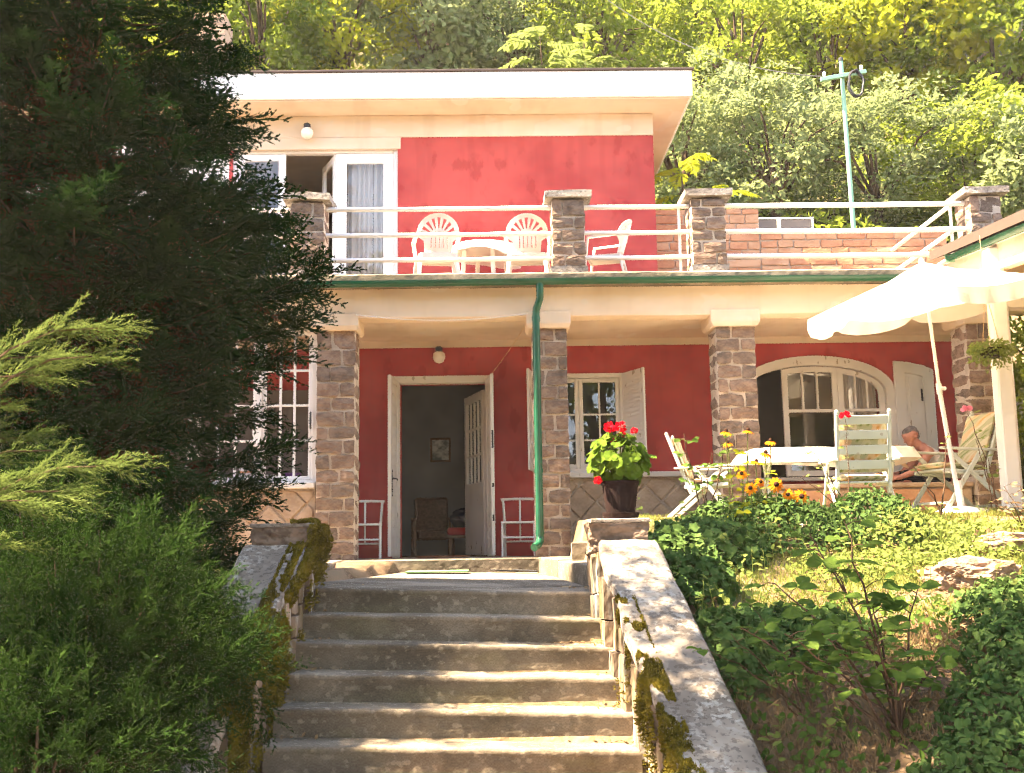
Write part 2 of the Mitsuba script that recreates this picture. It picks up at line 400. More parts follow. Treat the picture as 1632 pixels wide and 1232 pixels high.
def pad(poly, rng, d=0.03, inset=0.018, jit=0.006):
    """A flat facing stone from a convex outline [(u, w)], proud towards -y."""
    o = np.asarray(poly, float); n = len(o); c = o.mean(0)
    rad = np.linalg.norm(o - c, axis=1, keepdims=True)
    inn = c + (o - c) * np.clip(1 - inset / rad, 0.3, 1)
    mid = c + (o - c) * np.clip(1 - inset * 0.25 / rad, 0.3, 1)
    def lay(q, y):
        return np.stack([q[:, 0], -y * np.ones(n) - rng.uniform(0, jit, n) * (y > 0.001), q[:, 1]], 1)
    v = np.vstack([lay(o, 0), lay(mid, d * 0.7), lay(inn, d), [[c[0], -d - rng.uniform(0, jit * 2), c[1]]]])
    f, k = [], np.arange(n)
    for a in (0, n):
        f += [np.stack([a + k, a + (k + 1) % n, a + n + (k + 1) % n], 1), np.stack([a + k, a + n + (k + 1) % n, a + n + k], 1)]
    f.append(np.stack([2 * n + k, 2 * n + (k + 1) % n, 0 * k + 3 * n], 1))
    f = np.vstack(f)
    if np.sum(o[:, 0] * np.roll(o[:, 1], -1) - np.roll(o[:, 0], -1) * o[:, 1]) < 0:
        f = f[:, ::-1]
    return v, f


def cells(x0, x1, z0, z1, n, rng, gap=0.012, sx=1.0):
    """Crazy paving: convex cells of a rectangle."""
    pts = np.stack([rng.uniform(x0, x1, n), rng.uniform(z0, z1, n)], 1); R = sbox(x0, z0, x1, z1)
    for _ in range(2):
        allp = np.vstack([pts] + [np.stack([2 * a - pts[:, 0], pts[:, 1]], 1) for a in (x0, x1)] + [np.stack([pts[:, 0], 2 * a - pts[:, 1]], 1) for a in (z0, z1)])
        vo = Voronoi(allp * [1 / sx, 1])
        out = [Polygon(vo.vertices[vo.regions[vo.point_region[i]]] * [sx, 1]).intersection(R) for i in range(n)]
        pts = np.array([[g.centroid.x, g.centroid.y] for g in out])
    res = []
    for g in out:
        g = g.buffer(-gap, join_style=2)
        if g.area > 0.003 and g.geom_type == 'Polygon':
            res.append(np.array(g.exterior.coords)[:-1])
    return res


# leaf templates: x along the leaf, y across, z the upper side
QUAD = (np.array([[0, 0, 0], [0.45, 0.30, 0.07], [1, 0, -0.04], [0.45, -0.30, 0.07]]), np.array([[0, 2, 1], [0, 3, 2]]))
OVATE = (np.array([[0, 0, 0], [0.18, 0.2, 0.04], [0.45, 0.31, 0.06], [0.78, 0.2, 0.02], [1, 0, -0.1], [0.78, -0.2, 0.02], [0.45, -0.31, 0.06], [0.18, -0.2, 0.04], [0.33, 0, 0.0], [0.68, 0, -0.02]]),
         np.array([[0, 8, 1], [1, 8, 2], [8, 9, 2], [2, 9, 3], [3, 9, 4], [0, 7, 8], [7, 6, 8], [8, 6, 9], [6, 5, 9], [5, 4, 9]]))


def _fan(n, lob, depth, cup):
    a = np.linspace(-math.pi * 0.93, math.pi * 0.93, n)
    r = 0.5 * (1 + depth * np.cos(a * lob))
    v = np.vstack([[[0.42, 0, -cup]], np.stack([0.45 + r * np.cos(a), r * np.sin(a), 0.04 * np.cos(a * lob * 0.5)], 1), [[0.12, 0, 0]]])
    k = np.arange(1, n)
    f = np.vstack([np.stack([0 * k, k, k + 1], 1), [[0, n, n + 1], [0, n + 1, 1]]])
    return v, f


ROUND = _fan(15, 7, 0.06, 0.07)
IVY = _fan(11, 5, 0.22, 0.02)


def basis(d, n):
    d = d / (np.linalg.norm(d, axis=-1, keepdims=True) + 1e-12)
    n = n - d * (n * d).sum(-1, keepdims=True); n = n / (np.linalg.norm(n, axis=-1, keepdims=True) + 1e-12)
    return d, np.cross(n, d), n


def scatter(tpl, P, D, N, S):
    """Copies of a template at P with its x along D and its z near N, scaled by S, as one mesh."""
    d, b, n = basis(np.asarray(D, float), np.asarray(N, float)); v, f = tpl; S = np.broadcast_to(S, (len(P),))
    V = P[:, None] + S[:, None, None] * (v[None, :, :1] * d[:, None] + v[None, :, 1:2] * b[:, None] + v[None, :, 2:] * n[:, None])
    return V.reshape(-1, 3), (f[None] + (np.arange(len(P)) * len(v))[:, None, None]).reshape(-1, 3)


def unit(rng, n):
    v = rng.normal(size=(n, 3))
    return v / np.linalg.norm(v, axis=1, keepdims=True)


# ---------------------------------------------------------------- the ground
def ss(a, b, x):
    t = np.clip((x - a) / (b - a), 0.0, 1.0)
    return t * t * (3 - 2 * t)


def hgt(x, y):
    """Height of the ground."""
    x, y = np.asarray(x, float), np.asarray(y, float)
    right = np.interp(y, [-20, 0, 4.5, 5.5, 7, 8.5, 9.5, 10.5, 11.5, 13.2], [-2.2, -1.05, -0.85, -0.62, -0.30, 0, 0.25, 0.48, 0.58, 0.60])
    mid = np.interp(y, [-20, 0, 6.3, 6.31, 7.9, 13], [-2.0, -1.03, -0.98, -1.05, -0.16, -0.16])
    left = np.interp(y, [-20, 0, 5, 9, 13], [-2.0, -1.0, -0.7, 0.1, 0.15])
    wr = 0.92 + (7.7 - y) * 0.105; wl = -1.5 - (7.7 - y) * 0.08
    h = left + (mid - left) * ss(-0.12, 0.12, x - wl) + (right - mid) * ss(-0.12, 0.12, x - np.where(y > 8, 0.9, wr))
    h = h + 0.05 * (meshkit.fbm(np.stack([x * 1.1, y * 1.1, 0 * x], -1), 3) - 0.5) * 2 * (np.abs(x - 0) > 1.3)
    h = h - 0.34 * (1 - ss(1.35, 2.5, x)) * ss(0.9, 1.2, x) * ss(7.1, 5.7, y) * (y > 3)
    h = h + 0.10 * ss(2.0, 6, x) * ss(5, 8, y) * ss(11, 9, y)
    h = np.where((y > 13.2) & (x < 6.7) & (x > -7.7), -0.1, h)
    hill = np.where(x > 6.7, 0.6 + 0.75 * np.maximum(y - 13.2, 0), 0.2 + 0.7 * np.maximum(y - 15, 0))
    hill2 = 4.5 + 0.66 * (y - 18.0) + 1.2 * (meshkit.fbm(np.stack([x * 0.11, y * 0.11, 0 * x + 3], -1), 3) - 0.5) * ss(19, 26, y)
    h = np.where((y > 18.5), np.maximum(np.where(np.abs(x) < 7, hill2, np.minimum(hill, hill2)), h), np.where((x > 6.7) & (y > 13.2), np.minimum(hill, 4.6), h))
    return np.where(y > 75, 4.5 + 0.66 * 57 + (y - 75) * 0.2, h)


def make_ground():
    xs = np.concatenate([np.arange(-60, -8, 2.0), np.arange(-8, 9, 0.12), np.arange(9, 61, 2.0)])
    ys = np.concatenate([np.arange(-20, 4, 1.0), np.arange(4, 14, 0.12), np.arange(14, 20, 0.4), np.arange(20, 96, 2.0)])
    X, Y = np.meshgrid(xs, ys, indexing='ij'); Z = hgt(X, Y)
    v = np.stack([X, Y, Z], -1).reshape(-1, 3); n = len(ys)
    i, j = np.meshgrid(np.arange(len(xs) - 1), np.arange(n - 1), indexing='ij')
    q = np.stack([i * n + j, (i + 1) * n + j, (i + 1) * n + j + 1, i * n + j + 1], -1).reshape(-1, 4)
    add('ground', (v, q), 'soil', smooth=True, kind='structure', label='leaf littered soil of the garden and the wooded slope')


make_ground()
rng = np.random.default_rng(5)

# ---------------------------------------------------------------- stairs, landing, kerbs, walls of the garden
ST = [(7.88 - 0.284 * k, -0.165 * k) for k in range(6)]
XL = [-1.36, -1.36, -1.35, -1.33, -1.32, -1.32]; XR = [0.78, 0.79, 0.80, 0.82, 0.82, 0.83]


def tilt(x):
    return 0.018 - 0.030 * (x + 0.28)


def worn_slab(x0, x1, y0, y1, z1, th, seed, n=40, skew=0.0):
    """A concrete tread with a rounded, worn front edge (towards -y), running slightly downhill to the right."""
    xs = np.linspace(x0, x1, n)
    prof = np.array([(y1, -th), (y0 + 0.012, -th), (y0 + 0.008, -0.05), (y0, -0.035), (y0 + 0.001, -0.014), (y0 + 0.008, -0.004), (y0 + 0.022, 0), ((y0 + y1) / 2, -0.004), (y1, 0)])
    m = len(prof)
    nz = meshkit.fbm(np.stack([xs * 2.2, 0 * xs + seed * 3.7, 0 * xs], -1), 4) - 0.5
    nz2 = meshkit.fbm(np.stack([xs * 9, 0 * xs + seed * 1.3, 0 * xs], -1), 3) - 0.5
    v = np.zeros((n, m, 3))
    v[:, :, 0] = xs[:, None]
    v[:, :, 1] = prof[None, :, 0] + (nz * 0.016 + nz2 * 0.008)[:, None] * (prof[None, :, 0] < y0 + 0.03) + skew * (xs[:, None] - xs.mean())
    v[:, :, 2] = z1 + prof[None, :, 1] + tilt(xs)[:, None] + (nz * 0.012 + nz2 * 0.007)[:, None] * (prof[None, :, 1] > -0.03)
    i, j = np.meshgrid(np.arange(n - 1), np.arange(m), indexing='ij')
    q = np.stack([i * m + j, i * m + (j + 1) % m, (i + 1) * m + (j + 1) % m, (i + 1) * m + j], -1).reshape(-1, 4)
    f = np.vstack([q[:, [0, 2, 1]], q[:, [0, 3, 2]]])
    caps = [[0, k, k + 1] for k in range(1, m - 1)] + [[(n - 1) * m, (n - 1) * m + k + 1, (n - 1) * m + k] for k in range(1, m - 1)]
    return v.reshape(-1, 3), np.vstack([f, caps])


stairs = thing('garden_stairs', 'flight of worn grey concrete steps climbing between two mossy walls', 'stairs')
for k in range(1, 6):
    y, z = ST[k]
    add('step', worn_slab(XL[k], XR[k], y, ST[k - 1][0] + 0.02, z, 0.30, k, skew=-0.006), 'old_concrete', stairs, smooth=40)
add('step', worn_slab(-1.34, 0.80, 7.88, 8.9, 0, 0.30, 0), 'old_concrete', stairs, smooth=40)


def landing_mesh():
    n, m = 26, 40
    v = []
    for j in range(m):
        y = 8.86 + (13.05 - 8.86) * j / (m - 1); t = (y - 7.88) / (13 - 7.88)
        x = np.linspace(-1.34 - 0.36 * t, 0.80 - 0.30 * t, n)
        v.append(np.stack([x, 0 * x + y, tilt(x) * (1 - 0.6 * t) + 0.012 * (meshkit.fbm(np.stack([x * 1.5, 0 * x + y, 0 * x], -1), 3) - 0.5) - 0.004], -1))
    v = np.array(v).reshape(-1, 3)
    j, i = np.meshgrid(np.arange(m - 1), np.arange(n - 1), indexing='ij')
    return v, np.stack([j * n + i, j * n + i + 1, (j + 1) * n + i + 1, (j + 1) * n + i], -1).reshape(-1, 4)


add('landing_path', landing_mesh(), 'old_concrete', smooth=True, kind='structure', label='grey concrete landing between the stairs and the front door')


def poly_block(pts, z0, z1, seed, b=0.012):
    """A cast block on a plan outline, with slightly worn edges."""
    P = Polygon(pts); Q = P.buffer(-b, join_style=2)
    o, q = np.array(P.exterior.coords)[:-1], np.array(Q.exterior.coords)[:-1]
    if len(q) != len(o):
        q = np.array(P.centroid.coords[0]) + (o - np.array(P.centroid.coords[0])) * 0.97
    r = np.random.default_rng(seed)
    zt = z1 + r.uniform(-0.01, 0.01, len(o))
    v = np.vstack([np.c_[o, 0 * zt + z0], np.c_[o, zt - b], np.c_[q, zt]])
    return trimesh.Trimesh(v).convex_hull


for pts, z1, txt in [(((-1.36, 8.02), (-1.75, 13.0), (-2.25, 13.0), (-1.72, 8.02)), 0.17, 'low concrete kerb on the left of the landing, by the first stone pillar'),
                     (((0.86, 8.02), (1.15, 8.02), (1.1, 11.4), (0.66, 11.4)), 0.15, 'low concrete kerb on the right of the landing, nearest the flower pot'),
                     (((0.66, 11.43), (1.1, 11.43), (1.05, 13.0), (0.53, 13.0)), 0.17, 'short concrete block at the foot of the downpipe')]:
    tag = 'concrete_kerb'
    add(tag, poly_block(pts, -0.2, z1, len(txt)), 'old_concrete', smooth=25, label=txt, category='kerb', group='concrete kerbs beside the landing')
add('stone_step', poly_block(((0.78, 11.0), (1.35, 10.9), (1.4, 11.75), (0.82, 11.7)), 0.1, 0.345, 3), 'old_concrete', smooth=25, label='small concrete step behind the wall with the flower pot', category='step')


def wall_x(side, y):
    return (0.70 + (7.7 - y) * 0.105) if side > 0 else (-1.28 - (7.7 - y) * 0.08)


def wall_z(y):
    return 0.335 - 0.562 * (7.6 - y)


def garden_wall(side, label):
    """The sloping parapet beside the stairs: core, coping, upright stones on its inner face, head block, moss."""
    w = thing('stair_wall', label, 'wall')
    r = np.random.default_rng(20 + side); sg = side
    ys = np.linspace(4.6, 7.62, 40); xs0 = np.array([wall_x(side, y) for y in ys])
    # coping: a thick slab that follows the stairs, uneven on its edges
    prof = np.array([(0.0, -0.085), (0.0, -0.02), (0.018, 0.0), (0.13, 0.006), (0.26, 0.004), (0.40, 0.0), (0.425, -0.02), (0.425, -0.085)]); m = len(prof)
    v = np.zeros((len(ys), m, 3))
    ed = meshkit.fbm(np.stack([ys * 3, 0 * ys + side, 0 * ys], -1), 4) - 0.5
    for j, (u, dz) in enumerate(prof):
        nz = meshkit.fbm(np.stack([ys * 5, 0 * ys + u * 9, 0 * ys + side], -1), 3) - 0.5
        v[:, j, 0] = xs0 + sg * (u + (ed * 0.07 + nz * 0.02) * (1 if u < 0.1 else 0.3)); v[:, j, 1] = ys
        v[:, j, 2] = wall_z(ys) + dz + nz * (0.03 if dz > -0.05 else 0.05)
    i, j = np.meshgrid(np.arange(len(ys) - 1), np.arange(m), indexing='ij')
    q = np.stack([i * m + j, i * m + (j + 1) % m, (i + 1) * m + (j + 1) % m, (i + 1) * m + j], -1).reshape(-1, 4)
    f = np.vstack([q[:, [0, 1, 2]], q[:, [0, 2, 3]]])
    f = np.vstack([f, [[0, k + 1, k] for k in range(1, m - 1)], [[(len(ys) - 1) * m, (len(ys) - 1) * m + k, (len(ys) - 1) * m + k + 1] for k in range(1, m - 1)]])
    add('coping', (v.reshape(-1, 3), f if side < 0 else f[:, ::-1]), 'lichen_concrete', w, smooth=50)
    # core under the coping
    c = []
    for y in np.arange(4.6, 7.95, 0.2):
        x = wall_x(side, y + 0.1); top = min(wall_z(y + 0.02) - 0.09, 0.24)
        c.append(cham(*sorted((x + sg * 0.05, x + sg * 0.40)), y, y + 0.199, -1.6, top, 0.002))
    add('core', cat(*c), 'wall_stone', w)
    # upright stones
    y = 5.2
    while y < 7.66:
        d = r.uniform(0.14, 0.34); d = min(d, 7.70 - y) if 7.70 - y > 0.08 else 0.09
        yc = y + d / 2; foot = -1.1 if yc < 6.4 else -0.165 * round((7.88 - yc) / 0.284) - 0.25
        top = wall_z(y + 0.01) - 0.075; zz = foot
        while zz < top - 0.04:
            hh = min(r.uniform(0.14, 0.42), top - zz)
            if top - zz - hh < 0.12:
                hh = top - zz
            p = r.uniform(-0.02, 0.006)
            add('stone', rough((wall_x(side, yc) + sg * (0.05 - p), yc, zz + hh / 2), (0.055, d / 2 - 0.008, hh / 2 - 0.004), r, 0.08, 0.10), 'wall_stone', w, smooth=50)
            zz += hh
        y += d
    # head block
    x = wall_x(side, 7.8); v, f = rough((x + sg * 0.19, 7.85, 0.37), (0.20, 0.20, 0.11), r, 0.03, 0.05)
    b = trimesh.Trimesh(v, f, process=False).subdivide().subdivide()
    v = np.array(b.vertices); v = v + 0.11 * (meshkit.fbm(v * 8, 4)[:, None] - 0.5) * [1, 1, 0.6]
    add('head_block', (v, np.array(b.faces)), 'pillar_stone_2', w, smooth=60)
    add('head_slab', cham(*sorted((x - sg * 0.012, x + sg * 0.40)), 7.635, 8.06, 0.468, 0.497, 0.012), 'lichen_concrete', w)
    zz = -0.3
    for k, hh in enumerate((0.28, 0.27)):
        for q2, d in ((7.66, 0.2), (7.87, 0.19)):
            add('stone', rough((x + sg * 0.05, q2 + d / 2, zz + hh / 2), (0.06, d / 2 - 0.006, hh / 2 - 0.006), r, 0.12, 0.14), 'wall_stone', w, smooth=50)
        zz += hh
    return w


def moss_on(w, side, n, y0, y1, seed, drop=0.34, lim=0.5, edge=0.35):
    """Moss: crusts of tiny tufts hanging over the edge of the coping and down the inner face."""
    r = np.random.default_rng(seed)
    y = r.uniform(y0, y1, n); u = r.exponential(drop, n)
    pat = meshkit.fbm(np.stack([y * 8.5, u * 4.0 + side * 9, 0 * y + seed], -1), 5)
    onto = r.uniform(0, 1, n) < edge                        # some of it creeps onto the top
    keep = (pat > lim + np.where(onto, 0.0, u * 0.28)) & (u < 1.0)
    y, u, pat, onto = y[keep], u[keep], pat[keep], onto[keep]; n = len(y)
    x = np.array([wall_x(side, q) for q in y]); top = np.where(y < 7.62, wall_z(y), 0.495)
    th = 0.008 + np.maximum(0, pat - lim) * 0.24 * r.uniform(0.2, 1, n)
    P = np.where(onto[:, None], np.stack([x + side * np.minimum(u * 0.35, 0.1) , y, top + th * 0.35 - 0.004], 1), np.stack([x + side * 0.012 - side * th, y, top - 0.01 - u], 1))
    Nn = np.where(onto[:, None], np.array([[-side * 0.3, -0.2, 1.0]]), np.array([[-side * 1.0, -0.3, 0.35]]))
    d = Nn + 0.8 * unit(r, n)
    T_ = (np.array([[0, 0.3, 0], [0, -0.3, 0], [1, 0, 0.1], [0.1, 0, 0.35]]), np.array([[0, 1, 2], [0, 2, 3], [1, 3, 2]]))
    add('moss', scatter(T_, P, d, unit(r, n), r.uniform(0.010, 0.028, n)), 'moss_mat', w, smooth=False, kind='stuff')


wl = garden_wall(-1, 'left stair wall, overgrown with moss, dark shrubs leaning on it')
moss_on(wl, -1, 52000, 6.0, 8.04, 9, 0.26, 0.41, 0.25)
wr = garden_wall(1, 'right stair wall with lichen grey coping and the flower pot at its head')
moss_on(wr, 1, 30000, 5.55, 7.0, 12, 0.11, 0.56, 0.35)

# ---------------------------------------------------------------- the house
house = thing('house', 'red stuccoed two storey house with cream bands, stone pillars and a balcony terrace', 'house')
H = lambda n, m, mat, **k: add(n, m, mat, house, **k)
X0, X1 = -8.0, 6.55                                   # left and right ends of the lower storey


def arch(xa, xb, z0, zs, zt, n=24):
    """Outline of an opening with a flat segmental arch."""
    c, hw, r = (xa + xb) / 2, (xb - xa) / 2, zt - zs
    a = np.linspace(0, math.pi, n)
    return [(xa, z0), (xb, z0)] + [(c + hw * math.cos(t), zs + r * math.sin(t) ** 0.9) for t in a]


AX0, AX1, AZ0, AZS, AZT = 3.42, 5.42, 1.15, 2.28, 2.72
DOOR = (-1.24, -0.08, 0.16, 2.515); WIN = (0.62, 1.76, 1.26, 2.56)
low = sbox(X0, 0.05, X1, 2.995)
low = low.difference(sbox(*[DOOR[i] for i in (0, 2, 1, 3)])).difference(sbox(WIN[0], WIN[2], WIN[1], WIN[3])).difference(Polygon(arch(AX0, AX1, AZ0, AZS, AZT)))
H('lower_wall', prism(low, 0.3, shift(0, 14.8, 0)), 'red_stucco')
H('lower_wall_band', cham(X0, X1, 14.797, 15.1, 2.997, 3.30, 0.004), 'cream_plaster')
H('side_wall', cham(X1 - 0.3, X1, 15.103, 18.4, 0.05, 3.3, 0.004), 'red_stucco')
H('side_wall', cham(X0, X0 + 0.3, 15.103, 18.4, 0.05, 3.3, 0.004), 'red_stucco')
H('rear_wall', cham(X0, X1, 18.2, 18.5, -0.1, 3.57, 0.004), 'room_paint')
H('porch_ceiling', cham(X0, X1, 13.42, 14.795, 3.09, 3.2, 0.003), 'cream_plaster')


def beam_mesh():
    n = 90; xs = np.linspace(X0, 6.75, n)
    prof = np.array([(13.40, 3.42), (13.10, 3.42), (13.10, 3.085), (13.115, 3.065), (13.40, 3.062)]); m = len(prof)
    v = np.zeros((n, m, 3)); v[..., 0] = xs[:, None]
    for j, (y, z) in enumerate(prof):
        nz = meshkit.fbm(np.stack([xs * 2, 0 * xs + j, 0 * xs], -1), 3) - 0.5
        v[:, j, 1], v[:, j, 2] = y + nz * 0.012, z + nz * 0.015
    i, j = np.meshgrid(np.arange(n - 1), np.arange(m), indexing='ij')
    q = np.stack([i * m + j, i * m + (j + 1) % m, (i + 1) * m + (j + 1) % m, (i + 1) * m + j], -1).reshape(-1, 4)
    return v.reshape(-1, 3), q[:, ::-1]


H('porch_beam', beam_mesh(), 'cream_plaster', smooth=30)


def slab_mesh():
    n = 160; xs = np.linspace(X0, 6.85, n)
    prof = np.array([(15.0, 3.425), (12.96, 3.425), (12.95, 3.50), (12.955, 3.56), (12.985, 3.583), (13.06, 3.585), (13.5, 3.58), (15.0, 3.58)]); m = len(prof)
    v = np.zeros((n, m, 3)); v[..., 0] = xs[:, None]
    for j, (y, z) in enumerate(prof):
        nz = meshkit.fbm(np.stack([xs * 4, 0 * xs + j * 0.4, 0 * xs], -1), 4) - 0.5
        k = 1.0 if 1 <= j <= 5 else 0
        v[:, j, 1], v[:, j, 2] = y + nz * 0.035 * k, z + nz * 0.03 * k * (j > 2)
    i, j = np.meshgrid(np.arange(n - 1), np.arange(m), indexing='ij')
    q = np.stack([i * m + j, i * m + (j + 1) % m, (i + 1) * m + (j + 1) % m, (i + 1) * m + j], -1).reshape(-1, 4)
    return v.reshape(-1, 3), q[:, ::-1]


H('balcony_slab', slab_mesh(), 'old_concrete', smooth=40)
H('terrace_slab', cham(2.42, 6.85, 15.003, 18.5, 3.43, 3.575, 0.004), 'old_concrete')
# gutter: a half round of green sheet, closed at the joints by narrow bands
a = np.linspace(math.pi, 2 * math.pi, 13)
gp = [(12.885 + 0.062 * math.cos(t), 3.47 + 0.068 * math.sin(t)) for t in a] + [(12.885 + 0.054 * math.cos(t), 3.47 + 0.060 * math.sin(t)) for t in a[::-1]]
def gutter_mesh(xs, s=1.0, sag=0.0):
    p = np.array(gp); c = np.array([12.885, 3.47]); p = c + (p - c) * s; m = len(p); v = np.zeros((len(xs), m, 3))
    v[..., 0] = np.asarray(xs)[:, None]; v[..., 1] = p[None, :, 0]; v[..., 2] = p[None, :, 1] + sag * np.sin(np.asarray(xs) * 0.7)[:, None]
    i, j = np.meshgrid(np.arange(len(xs) - 1), np.arange(m), indexing='ij')
    q = np.stack([i * m + j, i * m + (j + 1) % m, (i + 1) * m + (j + 1) % m, (i + 1) * m + j], -1).reshape(-1, 4)
    return v.reshape(-1, 3), q
gut = H('gutter', gutter_mesh(np.linspace(-8, 6.9, 60), 1.0, 0.006), 'green_paint', smooth=40)
for x in (-3.2, -1.1, 1.1, 3.05, 4.9):
    add('joint_band', gutter_mesh(np.linspace(x, x + 0.03, 3), 1.06, 0.006), 'green_paint', gut, smooth=40)
dp = H('downpipe', tube([(0.60, 12.885, 3.42), (0.60, 12.885, 3.30), (0.60, 12.90, 3.24), (0.555, 12.96, 3.12), (0.55, 12.97, 3.05), (0.55, 12.97, 0.42), (0.55, 12.97, 0.36), (0.52, 12.88, 0.31), (0.47, 12.80, 0.28)], 0.045, 14), 'green_paint', smooth=50)
for z in (2.98, 1.15, 0.43):
    add('collar', tube([(0.55, 12.97, z), (0.55, 12.97, z + 0.05)], 0.051, 14), 'green_paint', dp, smooth=50)

# pillars of the porch and piers of the balcony: mortar core with dressed stones
def stone_post(name, x0, x1, y0, y1, z0, z1, seed, course=(0.155, 0.2), big=False):
    pl = H(name, cham(x0 + 0.012, x1 - 0.012, y0 + 0.012, y1 - 0.012, z0, z1 - 0.005, 0.01), 'mortar')
    r = np.random.default_rng(seed); z = z0; alt = seed % 2
    while z < z1 - 0.05:
        h = r.uniform(*course)
        if z1 - z - h < 0.1:
            h = z1 - z
        k = r.uniform(0.28, 0.42) if alt else r.uniform(0.58, 0.72); alt = 1 - alt
        xm = x0 + (x1 - x0) * k
        for a, b in ((x0, xm), (xm, x1)):
            g = 0.012; p = r.uniform(-0.004, 0.02)
            add('stone', rough(((a + b) / 2, (y0 + y1) / 2, z + h / 2), ((b - a) / 2 - g, (y1 - y0) / 2 + p, h / 2 - g), r, 0.06, 0.095), 'pillar_stone_%d' % r.integers(3), pl, smooth=50)
        z += h
    return pl


def taper_block(x0, x1, y0, y1, z0, z1, t):
    v = [(x, y, z1) for x in (x0, x1) for y in (y0, y1)] + [(x, y, z0 + 0.05) for x in (x0, x1) for y in (y0, y1)] + [(x, y, z0) for x in (x0 + t, x1 - t) for y in (y0 + t, y1 - t)]
    return trimesh.Trimesh(np.array(v, float)).convex_hull


for k, (a, b, zb) in enumerate([(-2.12, -1.64, 0.05), (0.50, 0.94, 0.1), (2.75, 3.25, 0.5), (5.84, 6.30, 0.5), (-5.0, -4.52, 0.05)]):
    pl = stone_post('pillar', a, b, 13.18, 13.66, zb, 2.93, 40 + k)
    add('capital', taper_block(a - 0.06, b + 0.04, 13.085, 13.72, 2.925, 3.12, 0.03), 'cream_plaster', pl)
for k, (a, b) in enumerate([(-2.46, -2.03), (0.77, 1.20), (2.51, 2.95), (6.01, 6.42), (-5.2, -4.77)]):
    pr = stone_post('balcony_pier', a, b, 13.18, 13.62, 3.70, 4.56, 60 + k, (0.13, 0.175))
    v, f = vf(trimesh.creation.box((b - a + 0.15, 0.58, 0.085)).subdivide().subdivide())
    nz = meshkit.fbm(v * 6 + k * 3, 3)[:, None] - 0.5
    add('cap', (v * [1, 1, 1] + nz * [0.03, 0.03, 0.05] + [(a + b) / 2, 13.40, 4.615], f), 'lichen_concrete', pr, smooth=45)
    v, f = vf(trimesh.creation.box((b - a + 0.02, 0.46, 0.14)).subdivide().subdivide())
    add('footing', (v + (meshkit.fbm(v * 7 + k, 3)[:, None] - 0.5) * 0.035 + [(a + b) / 2, 13.40, 3.64], f), 'lichen_concrete', pr, smooth=45)
rl = house + '__railing'
for x in (2.40, 5.86):
    add('post', tube([(x, 13.40, 3.62), (x, 13.40, 4.53)], 0.02, 10), 'white_paint', rl, smooth=50)
for z in (4.51, 4.175, 3.855):
    for a, b in ((-4.80, -2.44), (-2.05, 0.79), (1.18, 2.53), (2.93, 6.03)):
        add('rail', tube([(a, 13.36, z), ((a + b) / 2, 13.36, z - 0.006), (b, 13.36, z)], 0.03 if b != 6.03 else 0.034, 12), 'white_paint', rl, smooth=50)
    add('side_rail', tube([(5.88, 13.4, z), (5.92, 15.6, z)], 0.028, 12), 'white_paint', rl, smooth=50)

# plinth with lozenge paving stones under the windows, sills, porch floor
def pads(parent, plist, y, mats, rng, d=0.03, name='stone'):
    for p in plist:
        add(name, pad(p, rng, d), mats[rng.integers(len(mats))], parent, M=shift(0, y, 0), smooth=35)


def lozenges(x0, x1, z0, z1, s, rng, gap=0.013):
    R = sbox(x0, z0, x1, z1); out = []
    n = int((x1 - x0) / s * 2 + 6)
    for i in range(-n, n):
        for j in range(-n, n):
            jx, jz = rng.uniform(-0.03, 0.03, 2)
            c = np.array([x0 + (i - j) * s / 2 + jx * 0.3, z0 + (i + j) * s / 2 + jz * 0.3])
            g = Polygon(c + s / 2 * np.array([[1.0, 0], [0, 1.05], [-1.0, 0], [0, -1.05]])).intersection(R).buffer(-gap, join_style=2)
            if g.geom_type == 'Polygon' and g.area > 0.004:
                out.append(np.array(g.simplify(0.004).exterior.coords)[:-1])
    return out


pq = H('plinth', cham(0.70, 3.0, 14.72, 14.796, 0.05, 1.18, 0.004), 'mortar', label='stone faced plinth under the small window')
pads(pq, lozenges(0.72, 2.78, 0.42, 1.17, 0.44, rng), 14.72, ['plinth_stone_0', 'plinth_stone_1'], rng)
H('sill', cham(0.68, 3.0, 14.62, 14.80, 1.182, 1.255, 0.01), 'old_white_paint')
pq = H('glazed_bay_plinth', cham(-4.9, -2.13, 13.30, 13.5, 0.05, 1.02, 0.004), 'mortar')
pads(pq, lozenges(-3.6, -2.14, 0.15, 1.01, 0.46, rng), 13.30, ['plinth_stone_0', 'plinth_stone_1'], rng)
H('glazed_bay_sill', cham(-4.9, -2.13, 13.20, 13.48, 1.022, 1.095, 0.01), 'old_white_paint')
pq = H('parapet', cham(3.26, 5.83, 13.30, 13.62, 0.4, 0.93, 0.004), 'mortar', label='low stone faced parapet between the two right pillars')
pads(pq, cells(3.27, 5.83, 0.52, 0.925, 14, rng, 0.013, 1.3), 13.30, ['orange_stone_1', 'plinth_stone_1'], rng)
H('parapet_slab', cham(3.262, 5.835, 13.24, 13.66, 0.932, 0.99, 0.012), 'plinth_stone_1')
H('porch_floor', cham(X0, 2.9, 13.0, 14.79, -0.1, 0.165, 0.015), 'old_concrete')
H('porch_floor', cham(2.903, X1, 13.45, 14.79, -0.1, 0.58, 0.01), 'old_concrete')

